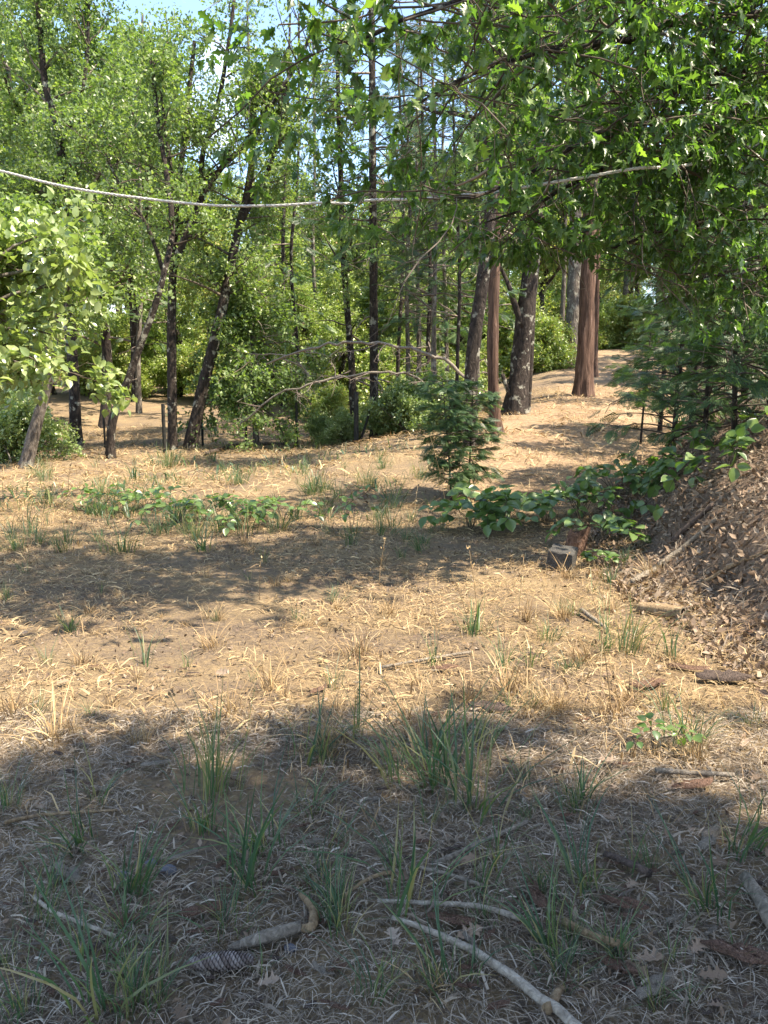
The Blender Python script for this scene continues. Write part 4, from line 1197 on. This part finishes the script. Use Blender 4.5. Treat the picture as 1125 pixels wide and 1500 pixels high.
# concrete block with a curled slab of bark behind it
p = G(826, 838); d = np.linalg.norm(p - [0, 0, CAMH])
s = d / F
me = bpy.data.meshes.new('concrete_block')
import bmesh
bm = bmesh.new(); bmesh.ops.create_cube(bm, size=1)
bmesh.ops.bevel(bm, geom=bm.edges[:], offset=.06, segments=2, affect='EDGES', profile=.6)
bmesh.ops.subdivide_edges(bm, edges=[e for e in bm.edges if e.calc_length() > .4], cuts=3, use_grid_fill=True)
for q in bm.verts: q.co += Vector(RNG.normal(size=3) * .011)
bm.to_mesh(me); bm.free()
o = link('concrete_block', me, M['concrete']); o.scale = (36 * s, 44 * s, 38 * s); o.location = (p[0], p[1] + .1, gz(p[0], p[1]) + 12 * s); o.rotation_euler = (.08, .12, -.4)
tag(o, 'weathered grey concrete block at the foot of the bramble patch', 'block')
def slab(name, u, v, du, dv, label, cat):
    p = G(u, v); s = np.linalg.norm(p - [0, 0, CAMH]) / F; g = rg(int(u + v)); nu, nv = 9, 7; V = []
    for face in (0, 1):
        for i in range(nu):
            for j in range(nv):
                a = (i / (nu - 1) - .5) * 2.3; h = j / (nv - 1); r = (.5 - .06 * face) * (1 - .12 * h)
                V.append([sin(a) * r * du * s, -cos(a) * r * du * s * .7, (h + .12 * sin(a * 3 + face) * h) * dv * s])
    V = np.array(V) + g.normal(size=(len(V), 3)) * .006; i, j = np.meshgrid(np.arange(nu - 1), np.arange(nv - 1), indexing='ij'); m = nu * nv
    q = np.stack([i * nv + j, (i + 1) * nv + j, (i + 1) * nv + j + 1, i * nv + j + 1], -1).reshape(-1, 4)
    edge = [i * nv for i in range(nu)] + [(nu - 1) * nv + j for j in range(1, nv)] + [i * nv + nv - 1 for i in range(nu - 2, -1, -1)] + [j for j in range(nv - 2, 0, -1)]
    e = np.array(edge); e2 = np.roll(e, -1)
    o = link(name, new_mesh(name, V, [q, q[:, ::-1] + m, np.stack([e, e + m, e2 + m, e2], -1)], np.full(2 * m, .5)), M['bark_chip']); o.location = (p[0], p[1], gz(p[0], p[1]) - .02); o.rotation_euler = (.25, .1, .4)
    return tag(o, label, cat)
slab('bark_slab', 834, 812, 44, 46, 'curled brown slab of bark standing behind the concrete block', 'bark')

# ------------------------------------------------------------------ brambles on the bank and low leafy plants
BM_ = [new_mesh('bramble_leaf', OVATE[0] * np.array([1, q, 1]), OVATE[1], np.full(len(OVATE[0]), rv), True) for q, rv in ((1, .15), (1.1, .45), (.9, .7), (1.05, .95))]
for me in BM_: me.materials.append(M['leaf_shrub'])
def bramble(u, v, label, canes, L, leaf_s, seed, height=.3, group=None, cat='bramble', name='bramble', dirb=None):
    g = rg(seed); p = G(u, v); base = np.array([p[0], p[1], gz(p[0], p[1])])
    rt = root_empty(name, base); tag(rt, label, cat, group)
    for c in range(canes):
        az = g.uniform(0, 2 * pi) if dirb is None else dirb + g.normal() * .6
        t = np.linspace(0, 1, 7); l = L * g.uniform(.6, 1.15)
        P = np.stack([cos(az) * l * t, sin(az) * l * t, np.zeros(7)], -1) + g.normal(size=(7, 3)) * .02; P[0] = 0
        P[:, 2] = ground_z(P[:, 0] + base[0], P[:, 1] + base[1]) - base[2] + height * g.uniform(.6, 1.2) * np.sin(np.clip(t * 2.6, 0, pi)) + .03
        P[0, 2] = -.03
        v_, f_ = tube(P, np.linspace(.004, .002, 7), 5, cap=False); mb = MB(); mb.add(v_, f_, .3); cane = link('cane', mb.mesh('cane'), M['twig'], rt)
        for k in range(2, 7):
            side = norm(np.cross(P[k] - P[k - 1], [0, 0, 1.0]))
            for w in (-1, 0, 1):
                if g.random() < .12: continue
                ax = norm(norm(P[k] - P[k - 1]) * (.9 if w == 0 else .35) + side * w + np.array([0, 0, g.uniform(-.3, .25)]))
                o = link('leaf', BM_[int(g.integers(4))], None, cane)
                o.matrix_local = leaf_matrix(P[k] + np.array([0, 0, .02]) + ax * .02, ax, norm(np.array([-.1, -.3, 1]) + g.normal(size=3) * .35), leaf_s * g.uniform(.7, 1.2))
bramble(690, 775, 'bramble with broad sunlit leaves nearest the young saplings', 7, .6, .135, 601)
bramble(745, 772, 'bramble between the saplings and the concrete block', 7, .6, .13, 602)
bramble(800, 765, 'bramble arching down behind the curled bark slab', 7, .6, .12, 603)
bramble(850, 765, 'bramble above the concrete block, dense leaves', 8, .55, .12, 604, .35)
bramble(872, 805, 'bramble trailing down beside the concrete block', 6, .5, .115, 605, .2)
bramble(900, 725, 'bramble spreading where bank and path meet', 8, .65, .135, 606, .35)
bramble(950, 712, 'bramble on the bank shoulder below the spindly sapling', 8, .6, .135, 607, .3)
bramble(1010, 695, 'bramble with large leaves on the bank crest', 7, .55, .135, 608, .3)
bramble(1070, 685, 'bramble at the bank crest beneath the low cedar sapling', 6, .55, .13, 609, .3)
bramble(880, 835, 'small bright seedling plant below the brambles', 2, .2, .07, 610, .1)
for q, (u, v) in enumerate(((150, 745), (215, 752), (262, 768), (300, 762), (335, 775), (415, 762))):
    bramble(u, v, 'low dark-leaved plant sprawling across the shaded middle of the clearing', 6, .5, .085, 620 + q, .2, 'low leafy plants', 'plant', 'low_plant')
bramble(960, 1100, 'little leafy weed in the shade below the sunlit slab', 2, .12, .045, 640, .08, None, 'weed', 'weed')
bramble(515, 780, 'pale leggy weed standing alone in dry grass', 2, .25, .07, 641, .35, None, 'weed', 'weed')
# upright dry stalks
for q, (u, v, h) in enumerate(((700, 925, 120), (688, 930, 90), (655, 770, 130), (606, 770, 60), (470, 790, 50), (895, 1050, 190), (880, 1010, 130), (760, 905, 90), (310, 1170, 150), (100, 720, 60), (555, 860, 70), (800, 930, 110), (380, 880, 60))):
    p = G(u, v); s = np.linalg.norm(p - [0, 0, CAMH]) / F; l = h * s
    P = np.stack([np.linspace(0, 1, 6) ** 1.6 * RNG.normal() * .2 * l, np.linspace(0, 1, 6) * RNG.normal() * .1 * l, np.linspace(-.02, l, 6)], -1)
    v_, f_ = tube(P, np.linspace(.003, .0015, 6), 5); mb = MB(); mb.add(v_, f_, RNG.random())
    m_ = min(14, int(l * 30)); k = RNG.integers(3, 6, m_)
    sv_, sf_, sr_ = scatter(*DIAMOND, P[k] + RNG.normal(size=(m_, 3)) * .006, RNG.normal(size=(m_, 3)) * .4 + [0, 0, 1], RNG.normal(size=(m_, 3)), .022)
    mb.add(sv_, sf_, sr_)
    o = link('dry_stalk', mb.mesh('dry_stalk'), M['dry_blade'], None, (p[0], p[1], gz(p[0], p[1])))
    tag(o, 'tall thin dry seed stalk standing up from the straw', 'stalk', 'dry stalks')

# ------------------------------------------------------------------ rope across the clearing
rp = [W(-260, 190, 9.0)] + [W(*q) for q in ((-120, 222, 8.4), (0, 250, 8.0), (80, 270, 7.8), (160, 284, 7.6), (300, 300, 7.4), (400, 301, 7.3), (470, 297, 7.2), (510, 298, 7.2), (545, 293, 7.2), (620, 291, 6.9), (720, 281, 6.5), (830, 264, 6.1), (930, 247, 6.1), (1045, 232, 6.6))] + [on_trunk(4.1)]
rp[0] = TB + [.35, 0, 4.25]
Q, _ = resample(np.array(rp), np.ones(len(rp)), .03)
rt = root_empty('rope', Q[0]); tag(rt, 'pale twisted rope slung across the clearing between the sunlit tree and the oak', 'rope')
T = norm(np.gradient(Q, axis=0)); A = norm(np.cross(T, [0, 0, 1.0])); B = np.cross(T, A)
ln = np.concatenate([[0], np.cumsum(np.linalg.norm(np.diff(Q, axis=0), axis=1))])
for k in range(3):
    ph = ln / .16 * 2 * pi + k * 2 * pi / 3
    P = Q + .0055 * (np.cos(ph)[:, None] * A + np.sin(ph)[:, None] * B)
    v, f = tube(P - Q[0], np.full(len(P), .0064) * (1 + .25 * vnoise(ln * 9, ln * 0 + k, 3)), 7); mb = MB(); mb.add(v, f); link('strand', mb.mesh('rope_strand', True), M['rope'], rt)

# ------------------------------------------------------------------ steel fence posts along the far edge
def post(u, v, h, w, d, label, lean=0):
    x, y = (u - U0) / F * d, d
    z = gz(x, y); H = h * d / F; hw = w * d / F / 2
    prof = np.array([[-hw, 0], [hw, 0], [hw, hw * .5], [hw * .25, hw * .5], [hw * .25, hw * 2], [-hw * .25, hw * 2], [-hw * .25, hw * .5], [-hw, hw * .5]])
    n = len(prof); V = []
    for zz, k in ((-.3, 1), (H - .02, 1), (H, .85)):
        V += [[q[0] * k + lean * max(zz, 0), q[1] * k, zz] for q in prof]
    j = np.arange(n); k = (j + 1) % n
    fs = [np.stack([a * n + j, a * n + k, (a + 1) * n + k, (a + 1) * n + j], -1) for a in (0, 1)] + [np.arange(n)[None] + 2 * n]
    o = link('fence_post', new_mesh('fence_post', np.array(V), fs, np.full(len(V), .5)), M['steel'], None, (x, y, z)); return tag(o, label, 'fence post')
post(522, 660, 78, 7, 18.6, 'stout dark steel fence post before the straight slender conifer')
post(241, 665, 72, 5, 18.0, 'dark steel fence post touching the upright black oak')
post(435, 662, 66, 3.6, 19.0, 'thin steel fence post standing alone before the dirt mound')
post(361, 662, 50, 3.4, 19.2, 'thin steel fence post beside the thin-stemmed young tree')
post(297, 655, 44, 3.4, 19.8, 'thin short steel fence post beyond the leaning lichened oak')
post(108, 655, 56, 3.2, 21, 'thin steel fence post before the pale dirt of the mound, one of a close pair')
post(119, 655, 48, 3, 21.4, 'thinner fence post of the close pair before the mound')
post(154, 668, 52, 3, 19, 'thin fence post beside the foot of the bowed slim oak')
P = np.array([W(526, 655, 18.7), W(535, 625, 18.8), W(545, 590, 18.9)]); P[0, 2] = gz(P[0, 0], P[0, 1])
v, f = tube(P - P[0], np.full(3, .03), 7); mb = MB(); mb.add(v, f); tag(link('fence_brace', mb.mesh('fence_brace'), M['steel'], None, P[0]), 'slanting brace leaning from the stout steel post to the conifer', 'brace')

# ------------------------------------------------------------------ arching dead branches before the shaded stand
def dead_arch(pts, d, w0, w1, label, seed, n=16, L0=.8):
    P = np.array([W(u, v, d + k) for u, v, k in pts]); g = rg(seed); c = P[0].copy(); R = np.linspace(w0, w1, len(P)) * d / F / 2
    rt = root_empty('dead_branch', c); tag(rt, label, 'branch')
    Q, S = resample(P - c, R, .15); Q = Q + g.normal(size=Q.shape) * .018; v, f = tube(Q, S, 8, .2, 0, 2); mb = MB(); mb.add(v, f); link('stem', mb.mesh('dead_stem', True), M['gray_wood'], rt)
    br, sb, tw = grow([(Q, S)], g, n=n, zmin=-9, L0=L0, up=-.1, droop=.05, sub=4, twigs=3, twig_l=.35, taper=False)
    tag(link('twigs', wood_mesh('dead_arch_twigs', br, sb, tw, g, .006, .004, 4), M['dead_twig'], rt), kind='stuff')
dead_arch([(686, 600, .1), (682, 556, 0), (650, 528, 0), (600, 509, 0), (540, 501, 0), (480, 506, .2), (430, 518, .4), (390, 532, .6)], 14.6, 5.2, 3, 'pale dead sapling bent into a long arch from the mottled oak', 701, 14, .8)
dead_arch([(640, 590, .8), (610, 552, .4), (570, 546, 0), (510, 550, 0), (450, 564, 0), (400, 582, .2), (350, 625, .5)], 17.2, 4, 2.5, 'darker dead bough sagging below the pale arch', 702, 12, .6)
stick('fallen_branch', [(300, 668), (350, 655), (420, 652)], 6, 4, 'dark_wood', 'fallen dark branch at the feet of the leaning oaks')

# ------------------------------------------------------------------ tell look-alikes apart by the landmark they stand nearest
LAND = {'the short leaning oak': 'short leaning oak', 'the bowed slim oak': 'slim oak bowed', 'the upright black oak': 'upright black oak', 'the lichened leaning oak': 'leaning oak with lichen',
        'the straight slender conifer': 'straight slender conifer', 'the big red-brown cedar': 'big red-brown cedar', 'the thick black oak': 'thick black oak', 'the grey bare cedar': 'grey bare cedar',
        'the spindly sapling': 'spindly sapling', 'the stout steel post': 'stout dark steel', 'the concrete block': 'weathered grey concrete', 'the slim pale trunk': 'slim pale trunk', 'the two-tipped oak': 'oak with dark trunk forking',
        'the rope tree': 'sunlit broad-leaved tree holding', 'the large-leaved oak': 'large-leaved oak whose'}
tops = [o for o in C.objects if o.parent is None and o.get('label')]
land = {}
for ph, key in LAND.items():
    o = next(o for o in tops if o['label'].startswith(key)); land[ph] = np.array(o.location[:2])
KINDS = {'leafy forest trees': 'mid-green leafy forest tree', 'sunlit leafy trees': 'yellow-green sunlit leafy tree', 'sunlit bushes': 'yellow-green sunlit bush', 'green bushes': 'pale green low bush',
         'pole conifers in the shaded stand': 'thin dark pole-like conifer', 'low leafy plants': 'low sprawling leafy plant', 'trees above the path': 'leafy tree on the slope above the path', 'far conifers': 'dark green far conifer', 'dry stalks': 'tall thin dry stalk'}
ORD = ['nearest', 'second nearest', 'third nearest', 'fourth nearest', 'fifth nearest', 'sixth nearest', 'seventh nearest', 'eighth nearest', 'ninth nearest']
for grp, phrase in KINDS.items():
    its = [o for o in tops if o.get('group') == grp]
    xy = np.array([o.location[:2] for o in its]); best = [(99, '')] * len(its)
    for ph, q in land.items():
        for rank, k in enumerate(np.argsort(np.linalg.norm(xy - q, axis=1))):
            if rank < best[k][0]: best[k] = (rank, ph)
    for o, (rank, ph) in zip(its, best):
        if rank < len(ORD): o['label'] = phrase + ', ' + ORD[rank] + ' to ' + ph
        else: o['label'] = phrase + ' far from every named trunk of the clearing edge'
